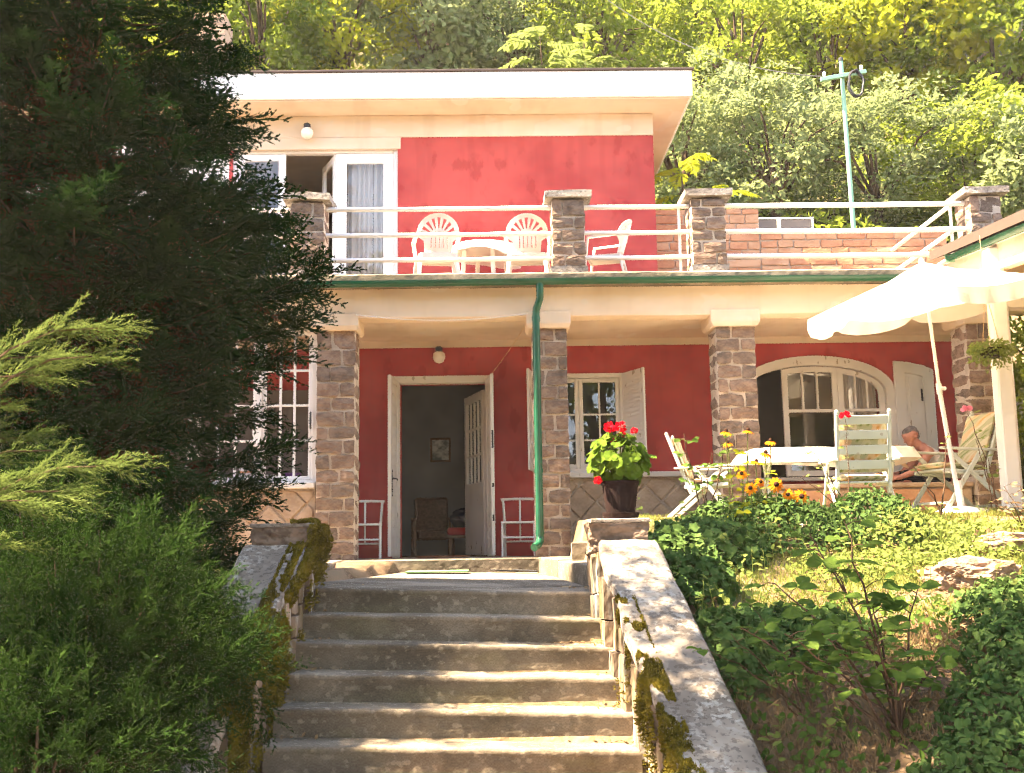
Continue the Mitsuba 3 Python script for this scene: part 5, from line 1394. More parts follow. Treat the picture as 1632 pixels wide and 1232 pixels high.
# --- juniper bushes in the left foreground
def juniper(x, y, n, R, Hh, label, seed, bias=(0, 0), name='juniper_bush'):
    r = np.random.default_rng(seed); t = thing(name, label, 'bush'); z = float(hgt(x, y))
    tp = [spray(r, 13, 2, 0.34, 0.78, 0.14, 0.011, 0.4) for _ in range(6)]
    P, D, N, S, limbs = [], [], [], [], []
    for k in range(n):
        a = r.uniform(0, 2 * math.pi); q = r.uniform(0, 1) ** 0.6
        tip = np.array([x + (R * q + bias[0] * q) * math.cos(a) + bias[0] * 0.4, y + R * q * math.sin(a) + bias[1] * 0.4, z + Hh * (1 - 0.75 * q ** 2) * r.uniform(0.55, 1.1)])
        base = np.array([x + 0.15 * math.cos(a), y + 0.15 * math.sin(a), z])
        mid = base * 0.45 + tip * 0.55 + np.array([0, 0, 0.18 * Hh])
        ts = np.linspace(0, 1, 6)[:, None]; pts = base * (1 - ts) ** 2 + 2 * mid * ts * (1 - ts) + tip * ts ** 2
        limbs.append(tube(pts, np.linspace(0.012, 0.003, 6), 4, False))
        m = 7; f = r.uniform(2.0, 4.99, m); f[0] = 4.9; i = f.astype(int)
        td = pts[i + 1] - pts[i]; td /= np.linalg.norm(td, axis=1, keepdims=True)
        P.append(pts[i] + (pts[i + 1] - pts[i]) * (f - i)[:, None]); D.append(td + 0.75 * unit(r, m) - [0, 0, 0.1]); N.append([0, 0, 1.0] + 0.6 * unit(r, m)); S.append(r.uniform(0.22, 0.42, m))
    add('foliage', many(tp, np.vstack(P), np.vstack(D), np.vstack(N), np.concatenate(S), r), 'juniper_leaf', t, smooth=False)
    add('stems', cat(*limbs), 'bark', t, smooth=60, kind='stuff')


juniper(-1.98, 5.5, 150, 0.82, 0.98, 'dense green juniper bush in the left foreground against the stair wall', 111)
juniper(-1.95, 6.15, 80, 0.52, 0.80, 'small juniper leaning over the coping of the left stair wall', 115)
juniper(-2.0, 5.15, 90, 0.62, 0.72, 'low juniper hiding the lower end of the left stair wall', 116)
juniper(-2.55, 6.55, 100, 0.80, 1.10, 'juniper bush behind the foreground one, under the big conifer', 112)
juniper(-1.85, 4.6, 70, 0.55, 0.62, 'low juniper in the bottom left corner', 113)
# the long sunlit juniper at the left edge
t = thing('sprawling_juniper', 'arching juniper branches at the left edge with sunlit yellow green tips', 'bush')
r = np.random.default_rng(114); tp = [spray(r, 14, 2, 0.26, 0.5, 0.02, 0.009, 0.25) for _ in range(6)]
P, D, N, S, limbs = [], [], [], [], []
z0 = float(hgt(-3.0, 4.6))
for (px_, py_, dd, m) in [(215, 515, 4.7, 44), (205, 560, 4.75, 36), (120, 590, 4.8, 34), (225, 735, 4.6, 44), (160, 775, 4.6, 36), (90, 690, 4.9, 36), (60, 640, 4.8, 26), (130, 560, 4.95, 30), (40, 760, 4.6, 30), (140, 710, 4.75, 26), (60, 860, 4.5, 26), (100, 790, 4.5, 30)]:
    tip = at(px_ - 58, py_ + 8, dd); base = np.array([-3.1 + r.uniform(-0.2, 0.2), 4.7 + r.uniform(-0.2, 0.2), z0]); mid = np.array([tip[0] - 0.75, (tip[1] + base[1]) / 2, tip[2] + 0.10])
    ts = np.linspace(0, 1, 9)[:, None]; pts = base * (1 - ts) ** 2 + 2 * mid * ts * (1 - ts) + tip * ts ** 2
    limbs.append(tube(pts, np.linspace(0.014, 0.003, 9), 5, False))
    f = 7.99 - 4.2 * r.uniform(0, 1, m) ** 1.2; f[0] = 7.95; i = f.astype(int); td = pts[i + 1] - pts[i]; td /= np.linalg.norm(td, axis=1, keepdims=True)
    P.append(pts[i] + (pts[i + 1] - pts[i]) * (f - i)[:, None]); D.append(td + 0.5 * unit(r, m) * [1, 1, 0.6] - [0, 0, 0.05]); N.append([0, 0, 1.0] + 0.5 * unit(r, m)); S.append(r.uniform(0.13, 0.27, m))
add('foliage', many(tp, np.vstack(P), np.vstack(D), np.vstack(N), np.concatenate(S), r), 'golden_juniper_leaf', t, smooth=False)
add('stems', cat(*limbs), 'bark', t, smooth=60, kind='stuff')


# --- deciduous trees
def crown_mesh(seed, R, Hc, nclump, nleaf, size, tpl=QUAD, gap=0.0):
    """Leaves in clumps through an uneven crown standing on z = 0; returns (mesh, clump centres)."""
    r = np.random.default_rng(seed)
    d = unit(r, nclump); rad = r.uniform(0.3, 1.0, nclump) ** 0.45
    c = d * rad[:, None]; c *= (0.72 + 0.75 * (meshkit.fbm(d * 1.6 + seed, 3) - 0.5))[:, None] * 1.25
    C = c * [R, R, Hc / 2] + [0, 0, Hc / 2]
    cr = R * r.uniform(0.13, 0.27, nclump)
    w = r.integers(nclump, size=nleaf); dl = unit(r, nleaf); dl[:, 2] *= 0.7
    P = C[w] + dl * (cr[w] * r.uniform(0.35, 1.0, nleaf) ** 0.5)[:, None]
    out = P - np.array([0, 0, Hc * 0.35]); out /= np.linalg.norm(out, axis=1, keepdims=True)
    N = np.array([0, 0, 0.45]) + 0.65 * out + 0.7 * unit(r, nleaf)
    D = unit(r, nleaf) + 0.5 * out - [0, 0, 0.25]
    return scatter(tpl, P, D, N, size * r.uniform(0.65, 1.25, nleaf)), C


CROWNS = {}


def tree(x, y, R, Hc, trunk, mat, label, kind, rz, name='broadleaf_tree', cat_='tree', group=None, foot=None):
    """kind: which of the shared crowns; each is turned and scaled anew."""
    t = thing(name, label, cat_, group); z = float(hgt(x, y)) - 0.1
    if kind not in CROWNS:
        seed, n1, n2, size, tpl = {0: (201, 90, 6800, 0.092, QUAD), 1: (202, 105, 7600, 0.078, QUAD), 2: (203, 80, 5200, 0.115, QUAD), 3: (204, 125, 8600, 0.068, QUAD)}[kind]
        m, C = crown_mesh(seed, 1.0, 2.2, n1, n2, size, tpl); CROWNS[kind] = (mikit.ply(m, 'hill_leaf_0', False), C)
    ply, C = CROWNS[kind]
    s = np.array([R, R, Hc / 2.2]); M = shift(x, y, z + trunk) @ rotz(rz) @ np.diag([*s, 1.0])
    scene[numbered(t + '__crown')] = {**ply, 'bsdf': {'type': 'ref', 'id': mat}, 'to_world': T(M)}
    r = np.random.default_rng(int(abs(x * 100 + y * 10)))
    Cw = C @ M[:3, :3].T + M[:3, 3]; b = np.array([x, y, z]) if foot is None else np.array([foot[0], foot[1], float(hgt(*foot)) - 0.1]); fork = np.array([x + r.uniform(-0.2, 0.2), y, z + trunk * 0.8 + Hc * 0.2])
    rt = 0.035 * R + 0.03
    ms = [tube([b, (b + fork) / 2 + [r.uniform(-0.08, 0.08), 0, 0], fork, fork * 0.4 + [x * 0.6, y * 0.6, (z + trunk + Hc * 0.8) * 0.6]], [rt * 1.2, rt, rt * 0.75, rt * 0.2], 8)]
    for k in r.choice(len(Cw), min(14, len(Cw)), replace=False):
        e = Cw[k]; mdl = (fork + e) / 2 + [0, 0, 0.12 * Hc]
        ms.append(tube([fork - [0, 0, 0.1 * Hc * r.uniform()], mdl, e], [rt * 0.45, rt * 0.28, rt * 0.07], 5))
    add('trunk', cat(*ms), 'bark', t, smooth=60)
    return t


def tree_px(px_, D, *a, **k):
    """A tree whose foot stands at depth D in the direction of a column of the photograph."""
    return tree(float(at(px_, 300, D)[0]), D, *a, **k)


G = 'trees of the wooded slope'
TREES = [
    (1105, 21.0, 1.7, 3.2, 0.3, 'hill_leaf_2', 'grey green bush just right of the roof corner', 3, 0.3), (1235, 20.6, 1.8, 3.2, 0.3, 'hill_leaf_2', 'grey green bush left of the green pole', 1, 1.3),
    (1400, 20.5, 1.8, 3.0, 0.2, 'hill_leaf_2', 'pale bush right of the green pole above the terrace railing', 3, 2.2), (1545, 20.2, 1.7, 3.0, 0.2, 'hill_leaf_0', 'light green bush behind the right end of the terrace', 1, 4.0),
    (1665, 19.0, 1.7, 3.2, 0.2, 'hill_leaf_2', 'leafy bush at the right edge beside the shelter roof', 0, 5.0),
    (1180, 25.5, 2.3, 4.6, 0.8, 'hill_leaf_0', 'light green tree above the grey bushes right of the roof', 1, 0.7), (1330, 25.0, 2.2, 4.2, 0.8, 'hill_leaf_0', 'middle green tree behind the top of the green pole', 3, 2.9),
    (1470, 24.4, 2.3, 4.4, 1.2, 'hill_leaf_1', 'bright yellow green maple right of the pole top', 2, 1.1), (1605, 24.0, 2.4, 4.8, 0.9, 'hill_leaf_3', 'dark green tree at the right edge under the yellow maple', 0, 3.3),
    (1270, 31.0, 3.0, 6.0, 1.5, 'hill_leaf_1', 'yellow green tree at the top, between roof corner and pole', 2, 4.2), (1110, 30.5, 2.9, 6.2, 1.5, 'hill_leaf_1', 'pale feathery tree above the right corner of the roof', 3, 5.6),
    (1420, 30.0, 2.9, 6.2, 1.8, 'hill_leaf_1', 'yellow maple high on the slope above the green pole', 2, 0.2), (1580, 29.0, 3.0, 6.4, 2.0, 'hill_leaf_3', 'dark tree in the top right corner', 0, 1.9),
    (960, 27.0, 2.3, 4.8, 1.0, 'hill_leaf_0', 'light green tree above the middle of the roof, right half', 1, 2.6), (820, 27.5, 2.3, 4.6, 1.0, 'hill_leaf_2', 'pale green tree above the middle of the roof', 3, 3.8),
    (690, 27.0, 2.3, 4.9, 1.0, 'hill_leaf_2', 'light green tree above the roof, left of its middle', 2, 0.9), (550, 27.0, 2.3, 5.0, 1.0, 'hill_leaf_1', 'yellowish tree above the left part of the roof', 1, 5.1),
    (410, 25.5, 2.2, 4.8, 1.2, 'hill_leaf_3', 'darker tree between the chimney and the yellowish tree', 0, 2.2), (250, 26.0, 2.4, 5.0, 1.2, 'hill_leaf_0', 'tree behind the house left of the chimney', 1, 1.0),
    (880, 34.0, 3.3, 6.8, 1.5, 'hill_leaf_1', 'tall tree in the second row above the middle of the roof', 2, 1.6), (1010, 35.0, 3.3, 7.0, 1.5, 'hill_leaf_1', 'tall yellow green tree in the second row, right of the middle', 3, 3.0),
    (740, 34.5, 3.2, 6.8, 1.5, 'hill_leaf_2', 'tall pale tree in the second row, left of the middle', 1, 4.4), (600, 34.0, 3.2, 6.8, 1.5, 'hill_leaf_1', 'tall light tree in the second row above the left part of the roof', 0, 0.5),
    (450, 33.0, 3.2, 7.0, 1.5, 'hill_leaf_0', 'tall tree in the second row behind the darker tree', 3, 5.9), (60, 24.0, 2.5, 5.2, 1.0, 'hill_leaf_1', 'tree glimpsed in the top left corner behind the conifer', 2, 3.5),
    (1190, 40.0, 3.8, 8.0, 2, 'hill_leaf_1', 'far tree high on the slope above the roof corner', 2, 2.0), (1350, 39.0, 3.8, 8.0, 2, 'hill_leaf_1', 'far tree high on the slope above the pole', 0, 4.9),
    (1500, 38.0, 3.8, 8.0, 2, 'hill_leaf_3', 'far dark tree high on the slope at the right', 2, 0.1), (1680, 33.0, 3.4, 7.4, 2, 'hill_leaf_3', 'dark tree beyond the right edge of the slope', 0, 2.7),
]
for (a, D, R, Hc, tk, mt, lb, kd, rz) in TREES:
    tree_px(a, D, R, Hc, tk, mt, lb, kd, rz, group=G)
tree(7.3, 13.6, 1.15, 2.7, 0.1, 'hill_leaf_0', 'leafy bush behind the shelter post at the right edge', 1, 2.0)
tree(8.9, 13.4, 1.3, 3.2, 0.1, 'hill_leaf_1', 'bush beyond the right edge behind the shelter', 3, 1.0)
# far wood on the slope above: reads as one mass
r = np.random.default_rng(300)
crown_mesh(0, 1, 2, 5, 10, 0.1)
ms = []
base, _ = crown_mesh(310, 1.0, 2.2, 60, 4200, 0.13)
for k in range(34):
    y = r.uniform(42, 62); x = r.uniform(-0.62, 0.66) * y; s = r.uniform(3.6, 5.0)
    ms.append(xf(base, shift(x, y, float(hgt(x, y)) + 0.6) @ rotz(r.uniform(0, 6)) @ np.diag([s, s, s * 1.1, 1])))
add('far_wood', cat(*ms), 'hill_leaf_1', smooth=False, kind='stuff', label='far wooded slope closing the view above the trees', category='wood')
# undergrowth between the trunks
n = 46000; P = np.stack([r.uniform(-14, 16, n), r.uniform(18.7, 34, n), np.zeros(n)], 1); P[:, 2] = hgt(P[:, 0], P[:, 1]) + r.uniform(0.0, 0.7, n) * (0.4 + meshkit.noise(P * 0.8))
add('undergrowth', scatter(QUAD, P, unit(r, n) + [0, -0.3, 0.1], unit(r, n) + [0, -0.2, 0.9], r.uniform(0.10, 0.22, n)), 'hill_leaf_0', smooth=False, kind='stuff', label='low leafy undergrowth covering the slope between the trunks', category='undergrowth')


# --- plants with long feathered leaves
def pinnate(x, y, z, n, L, label, seed, mat='hill_leaf_1', rise=0.6, lean=(0, -0.2)):
    r = np.random.default_rng(seed); t = thing('feather_leaved_plant', label, 'plant')
    st = np.array([[x, y, z], [x + 0.05, y, z + rise * 0.6], [x + lean[0] * 0.5, y + lean[1] * 0.5, z + rise]])
    add('stem', tube(st, [0.025, 0.02, 0.012], 6), 'stem_brown', t, smooth=60)
    for k in range(n):
        a = k * 2.4 + r.uniform(-0.3, 0.3); el = r.uniform(0.1, 0.8)
        d = np.array([math.cos(a) * math.cos(el), math.sin(a) * math.cos(el), math.sin(el)]); l = L * r.uniform(0.75, 1.1)
        ts = np.linspace(0, 1, 12)[:, None]; b = st[-1] + [0, 0, r.uniform(-0.4, 0.1) * rise]
        pts = b + d * l * ts - np.array([0, 0, 0.55 * l]) * ts ** 2
        P, D, N = [], [], []
        for q in range(2, 12):
            td = pts[q] - pts[q - 1]; td /= np.linalg.norm(td); sd = np.cross(td, [0, 0, 1.0]); sd /= np.linalg.norm(sd); nn = np.cross(sd, td)
            for s in (-1, 1):
                P.append(pts[q]); D.append(sd * s + td * 0.45 - nn * 0.25 + r.normal(0, 0.1, 3)); N.append(nn + r.normal(0, 0.15, 3))
        P.append(pts[-1]); D.append(td); N.append(nn)
        sz = l * 0.27 * np.concatenate([np.repeat(np.sin(np.linspace(0.6, 2.6, 10)), 2), [0.7]])
        add('frond', cat(tube(pts, np.linspace(0.008, 0.003, 12), 4, False), scatter((OVATE[0] * [1, 0.75, 1], OVATE[1]), np.array(P), np.array(D), np.array(N), sz)), mat, t, smooth=False)


for (a, b, D, n, L, lb, sd) in [(1085, 285, 17.3, 11, 0.85, 'bright feathery shrub beside the right wall of the upper storey', 1), (1140, 300, 17.8, 8, 0.7, 'smaller bright feathery shrub behind the third balcony pier', 2),
                                (1595, 235, 19.3, 9, 0.9, 'pale plant with long feathered leaves at the right edge', 3), (860, 60, 24.5, 10, 1.3, 'large feathered leaves above the middle of the roof', 4),
                                (930, 70, 24.8, 9, 1.2, 'feathered leaves above the roof right of the larger ones', 5), (1530, 250, 19.6, 7, 0.8, 'feathery plant above the fourth balcony pier', 6)]:
    p = at(a, b, D); g = float(hgt(p[0], D)); pinnate(p[0], D, max(g, p[2] - 2.2) if D > 20 else 3.2 if D < 18.3 else g, n, L, lb, sd, 'hill_leaf_1' if sd in (1, 2) else 'pale_leaf', rise=p[2] - (max(g, p[2] - 2.2) if D > 20 else 3.2 if D < 18.3 else g))

# --- shade trees outside the picture on the left, the wood the garden lies in
tree(-7.0, 7.0, 1.9, 5.4, 2.5, 'hill_leaf_3', 'shade tree outside the picture on the left, nearer the house', 0, 1.0, group='shade trees left of the picture')
tree(-6.8, -0.9, 2.5, 6.5, 3.0, 'hill_leaf_3', 'shade tree outside the picture on the left, beside the path', 2, 2.0, group='shade trees left of the picture')
tree(-1.5, 1.8, 1.6, 4.2, 4.2, 'hill_leaf_3', 'shade tree overhanging the foot of the stairs', 1, 0.4, foot=(-3.4, 1.6), group='shade trees left of the picture')

tree(-2.2, 5.6, 1.5, 3.0, 4.75, 'hill_leaf_3', 'shade tree leaning over the stairs above the picture', 3, 0.9, foot=(-4.3, 3.2), group='shade trees left of the picture')
tree(0.6, 1.7, 2.5, 4.6, 4.5, 'hill_leaf_3', 'high crown spreading above the viewer', 0, 2.5, foot=(1.9, -1.6), group='trees behind the viewer')
for k, (x, y, R, Hc, tk, w_) in enumerate([(-1.8, -4.5, 3.4, 8.0, 2.6, 'behind the viewer, left of the path'), (3.6, -5.0, 3.6, 8.5, 2.6, 'behind the viewer, right of the path'), (6.6, 0.5, 3.0, 7.0, 2.4, 'right of the viewer'), (-5.5, -5.0, 3.2, 8.0, 2.4, 'far behind the viewer on the left'), (7.6, 5.0, 2.4, 6.0, 2.2, 'right of the bank, outside the picture')]):
    tree(x, y, R, Hc, tk, 'hill_leaf_3', 'tree of the wooded garden ' + w_, k % 4, k * 1.3, group='trees behind the viewer')

# ---------------------------------------------------------------- the planted bank right of the stairs
r = np.random.default_rng(400)


def mound(name, label, cat_, mat, tpl, n, blobs, size, seed, lift=0.0, up=0.8):
    """Ground cover: leaves over low mounds that follow the bank. One mass that nobody could count."""
    r = np.random.default_rng(seed); P, Nn = [], []
    wsum = sum(b[2] * b[3] for b in blobs)
    for (x, y, a, b, h) in blobs:
        m = int(n * a * b / wsum); th = r.uniform(0, 2 * math.pi, m); q = np.sqrt(r.uniform(0, 1, m))
        lx, ly = a * q * np.cos(th), b * q * np.sin(th); px_, py_ = x + lx, y + ly
        dome = h * np.sqrt(np.maximum(0, 1 - q ** 2)) * (0.65 + 0.7 * meshkit.fbm(np.stack([px_ * 3, py_ * 3, 0 * px_], -1), 3))
        k = r.uniform(0.35, 1.0, m) ** 0.4
        P.append(np.stack([px_, py_, hgt(px_, py_) + lift + dome * k], 1)); Nn.append(np.stack([lx / a * 0.7, ly / b * 0.7 - 0.25, np.full(m, up)], 1))
    P, Nn = np.vstack(P), np.vstack(Nn); m = len(P)
    return add(name, scatter(tpl, P, unit(r, m) + [0, -0.4, -0.25], Nn + 0.55 * unit(r, m), size * r.uniform(0.6, 1.3, m)), mat, smooth=False, kind='stuff', label=label, category=cat_)


mound('ivy', 'dark ivy mound spilling beside the wall behind the flower pot', 'ivy', 'ivy_leaf', IVY, 3400, [(1.42, 8.3, 0.38, 0.55, 0.42), (1.25, 7.9, 0.2, 0.35, 0.45), (1.8, 9.3, 0.5, 0.6, 0.30)], 0.062, 1)
mound('ivy', 'lower ivy patch on the bank below the first mound', 'ivy', 'ivy_leaf', IVY, 3200, [(1.75, 7.05, 0.42, 0.45, 0.22), (1.45, 6.95, 0.25, 0.5, 0.2), (2.1, 7.2, 0.35, 0.4, 0.16)], 0.055, 2)
mound('ground_cover', 'grey green leafy cover under the orange flowers', 'ground cover', 'ivy_leaf', OVATE, 5200, [(2.55, 9.6, 0.7, 0.6, 0.45), (3.3, 9.7, 0.55, 0.5, 0.40), (2.3, 10.3, 0.6, 0.4, 0.22)], 0.055, 3)
mound('ground_cover', 'sunlit pale leafy cover before the garden table', 'ground cover', 'pale_leaf', OVATE, 3600, [(3.5, 9.4, 0.6, 0.45, 0.30), (3.0, 8.7, 0.7, 0.4, 0.13), (3.9, 9.0, 0.7, 0.35, 0.12), (4.6, 9.6, 0.8, 0.5, 0.12)], 0.05, 4)
mound('periwinkle', 'glossy dark green periwinkle filling the lower right corner', 'ground cover', 'ivy_leaf', OVATE, 9500, [(2.95, 5.55, 0.75, 0.55, 0.30), (2.35, 5.15, 0.5, 0.35, 0.22), (3.2, 6.2, 0.6, 0.6, 0.36), (3.5, 7.0, 0.6, 0.6, 0.36), (1.95, 4.95, 0.35, 0.3, 0.16)], 0.052, 5)
mound('seedlings', 'small pale seedlings and weeds on the bare bank by the wall', 'weeds', 'rose_leaf', OVATE, 800, [(1.55, 6.2, 0.35, 0.5, 0.08), (1.75, 5.6, 0.4, 0.4, 0.10), (2.2, 6.2, 0.6, 0.5, 0.12), (1.4, 6.5, 0.12, 0.4, 0.06), (2.7, 7.4, 0.6, 0.6, 0.10)], 0.055, 6, 0.01)


def grass(label, n, boxes, hmax, seed, mat='grass_blade'):
    r = np.random.default_rng(seed); A, B, W, N = [], [], [], []
    tot = sum((b[1] - b[0]) * (b[3] - b[2]) for b in boxes)
    for (x0, x1, y0, y1) in boxes:
        m = int(n * (x1 - x0) * (y1 - y0) / tot); x, y = r.uniform(x0, x1, m), r.uniform(y0, y1, m)
        keep = meshkit.fbm(np.stack([x * 1.9, y * 1.9, 0 * x + seed], -1), 3) > 0.40; x, y = x[keep], y[keep]; m = len(x)
        p = np.stack([x, y, hgt(x, y)], 1); h = hmax * r.uniform(0.3, 1.0, m)
        A.append(p); B.append(p + np.stack([r.normal(0, 0.45, m) * h, r.normal(0, 0.45, m) * h, h], 1)); W.append(r.uniform(0.002, 0.005, m)); N.append(np.stack([r.normal(0, 1, m), r.normal(0, 1, m), 0.2 * np.ones(m)], 1))
    add('grass', rhombi(np.vstack(A), np.vstack(B), np.concatenate(W), np.vstack(N)), mat, smooth=False, kind='stuff', label=label, category='grass')


grass('thin sunlit grass on the bank in front of the garden table', 26000, [(1.4, 5.6, 7.4, 10.2), (3.8, 6.0, 10.2, 11.2)], 0.10, 1)
grass('sparse dry grass on the shaded bank beside the wall', 9000, [(1.2, 3.0, 5.0, 7.3)], 0.09, 2, 'dry_leaf')
grass('short grass along the edge of the raised terrace', 9000, [(1.4, 6.3, 10.2, 12.8)], 0.05, 3)
n = 4600; x, y = r.uniform(1.1, 3.6, n), r.uniform(4.8, 8.2, n); P = np.stack([x, y, hgt(x, y) + 0.012], 1)
add('leaf_litter', scatter(OVATE, P, unit(r, n) * [1, 1, 0.3], unit(r, n) * 0.5 + [0, -0.2, 1], r.uniform(0.018, 0.05, n)), 'dry_leaf', smooth=False, kind='stuff', label='brown leaf litter on the shaded bank', category='leaf litter')
n = 700; x, y = r.uniform(-1.4, 0.9, n), r.uniform(5.2, 6.44, n); P = np.stack([x, y, hgt(x, y) + 0.01], 1)
add('leaf_litter', scatter(OVATE, P, unit(r, n) * [1, 1, 0.3], unit(r, n) * 0.5 + [0, -0.2, 1], r.uniform(0.015, 0.05, n)), 'dry_leaf', smooth=False, kind='stuff', label='reddish leaf litter at the foot of the stairs', category='leaf litter')


P = []
for k in range(6):
    m = 34; x = np.where(r.uniform(0, 1, m) < 0.6, XR[k] - 0.02 - r.exponential(0.10, m), XL[k] + 0.03 + r.exponential(0.12, m)); yb = ST[k - 1][0] if k else 8.3
    y = yb - 0.02 - r.exponential(0.05, m); y = np.maximum(y, ST[k][0] + 0.03); P.append(np.stack([x, y, ST[k][1] + tilt(x) + 0.012], 1))
P = np.vstack(P)
add('leaf_litter', scatter(OVATE, P, unit(r, len(P)) * [1, 1, 0.3], unit(r, len(P)) * 0.6 + [0, -0.2, 1], r.uniform(0.012, 0.04, len(P))), 'dry_leaf', smooth=False, kind='stuff', label='dry leaf crumbs gathered in the corners of the steps', category='leaf litter')


def rock(x, y, s, label, seed, mat='wall_stone'):
    b = trimesh.creation.icosphere(4); v = np.array(b.vertices)
    v = np.sign(v) * np.abs(v) ** 0.8 * (1 + 0.9 * (meshkit.fbm(v * 1.5 + seed * 5, 5)[:, None] - 0.5) + 0.25 * (meshkit.fbm(v * 6 + seed, 3)[:, None] - 0.5)) * s
    add('rock', (v + [x, y, float(hgt(x, y)) + s[2] * 0.05], np.array(b.faces)), mat, smooth=25, label=label, category='rock')


rock(3.55, 8.2, np.array([0.34, 0.26, 0.17]), 'rounded sunlit rock in the grass of the bank', 1, 'pillar_stone_1')
rock(4.35, 9.1, np.array([0.38, 0.25, 0.14]), 'flat rock near the right edge below the shelter post', 2, 'pillar_stone_0')
rock(3.05, 10.0, np.array([0.3, 0.18, 0.16]), 'grey rock half hidden behind the orange flowers under the table', 3)


r = np.random.default_rng(610); A, B, P = [], [], []
for k in range(150):
    x, y = r.uniform(1.35, 4.4), r.uniform(5.6, 10.0); z = float(hgt(x, y)); h = r.uniform(0.12, 0.42); e = np.array([x + r.normal(0, 0.25) * h, y + r.normal(0, 0.25) * h, z + h])
    A.append([x, y, z]); B.append(e); m = r.integers(3, 8); f = r.uniform(0.35, 1.0, (m, 1)); P.append(np.array([x, y, z]) + (e - [x, y, z]) * f)
P = np.vstack(P); n = len(P); d = unit(r, n); d[:, 2] = np.abs(d[:, 2]) * 0.4
add('wild_seedlings', cat(rhombi(np.array(A), np.array(B), np.full(150, 0.003), unit(r, 150)), rhombi(np.array(A), np.array(B), np.full(150, 0.003), unit(r, 150)), scatter(OVATE, P, d, unit(r, n) * 0.7 + [0, -0.35, 0.8], r.uniform(0.03, 0.075, n))), 'pale_leaf', smooth=False, kind='stuff', label='thin upright seedlings with pale leaves scattered over the bank', category='weeds')

# --- plants one can count, with each leaf a part
def compound(t, p, d, sz, r, mat, n=3):
    """A little leaf of three or five leaflets on its stalk; each leaflet is a part."""
    d = d / np.linalg.norm(d); s = np.cross(d, [0, 0, 1.0]); s /= np.linalg.norm(s) + 1e-9
    nn = np.cross(s, d); nn = nn + 0.45 * r.normal(size=3) + [0, -0.55, 0]
    for k in range(n):
        a = (k - (n - 1) / 2) * (1.25 if n == 3 else 0.75); dd = d * math.cos(a) + s * math.sin(a)
        o = p + d * (0.0 if abs(a) > 0.1 else sz * 0.25)
        tpl = (OVATE[0] * [1, 1.25, 1], OVATE[1])
        add('leaf', scatter(tpl, o[None], (dd + [0, 0, -0.12] + 0.12 * r.normal(size=3))[None], (nn + [0, 0, 0.3])[None], sz * r.uniform(0.8, 1.15)), mat, t, smooth=False)


def stem_shrub(name, label, cat_, base, tips, mat, sz, per, seed, flowers=(), nlf=3, rad=0.008, stemmat='stem_brown', low=0.35):
    """Bare stems from one foot, leaves along their upper parts, flowers at given tips."""
    r = np.random.default_rng(seed); t = thing(name, label, cat_)
    for k, tip in enumerate(tips):
        tip = np.asarray(tip, float); b = np.asarray(base, float) + [r.uniform(-0.05, 0.05), r.uniform(-0.05, 0.05), -0.02]
        mid = b * 0.5 + tip * 0.5 + np.array([(b[0] - tip[0]) * 0.12, 0, 0.12 * abs(tip[2] - b[2])]) + r.normal(0, 0.02, 3)
        ts = np.linspace(0, 1, 9)[:, None]; pts = b * (1 - ts) ** 2 + 2 * mid * ts * (1 - ts) + tip * ts ** 2
        pts[1:-1] += r.normal(0, 0.008, (7, 3))
        add('stem', tube(pts, np.linspace(rad, rad * 0.3, 9), 6), stemmat, t, smooth=60)
        for q in range(per):
            f = 8 * (low + (1 - low) * (q + r.uniform(0.2, 1)) / per); i = min(int(f), 7); p = pts[i] + (pts[i + 1] - pts[i]) * (f - i)
            a = r.uniform(0, 2 * math.pi); d = np.array([math.cos(a), math.sin(a), r.uniform(-0.1, 0.5)])
            e = p + d * sz * r.uniform(0.6, 1.1)
            add('twig', tube([p, (p + e) / 2 + [0, 0, 0.01], e], [rad * 0.35, rad * 0.25, rad * 0.2], 4), stemmat, t, smooth=60)
            compound(t, e, d, sz * r.uniform(0.75, 1.15), r, mat, nlf)
    for (p, rr, m) in flowers:
        n = 26; dl = unit(r, n); dl[:, 2] = np.abs(dl[:, 2])
        add('flower', scatter(ROUND, np.asarray(p) + dl * rr * 0.4, dl, dl + unit(r, n), rr * r.uniform(0.6, 1, n)), m, t, smooth=False)
    return t


g = lambda x, y: float(hgt(x, y))
D = 6.1
stem_shrub('leafy_shrub', 'tall loose shrub with big rounded leaves in the right foreground', 'shrub', (2.05, 5.75, g(2.05, 5.75)), [at(1290, 850, 6.3), at(1345, 830, 6.2), at(1390, 960, 6.2), at(1465, 930, 6.0), at(1425, 1060, 5.8), at(1235, 930, 6.3), at(1250, 1010, 5.9), at(1180, 1000, 6.1), at(1500, 1050, 5.9), at(1310, 1010, 5.7), at(1385, 1000, 5.6)], 'rose_leaf', 0.10, 8, 501, nlf=3, rad=0.010, low=0.42)
stem_shrub('leafy_shrub', 'small loose shrub with pale leaves left of the tall one on the bank', 'shrub', (1.72, 6.3, g(1.72, 6.3)), [at(1165, 1010, 6.2), at(1190, 960, 6.4), at(1135, 1040, 6.1)], 'rose_leaf', 0.075, 4, 502, rad=0.006)
stem_shrub('rose_bush', 'thin rose stems with pale leaves in front of the left garden chair', 'rose', (1.98, 10.4, g(1.98, 10.4)), [at(1090, 690, 10.4), at(1165, 690, 10.3), at(1135, 720, 10.3), at(1110, 740, 10.5)], 'rose_leaf', 0.075, 5, 503, rad=0.008, low=0.4)
stem_shrub('rose_bush', 'bare rose stems with one red bloom before the chair seen from behind', 'rose', (3.28, 10.05, g(3.28, 10.05)), [at(1347, 668, 10.1), at(1290, 712, 10.0), at(1310, 745, 9.9), at(1275, 760, 10.0)], 'pale_leaf', 0.045, 4, 504, flowers=[(at(1347, 664, 10.1), 0.045, 'petal_red')], rad=0.007, low=0.5)
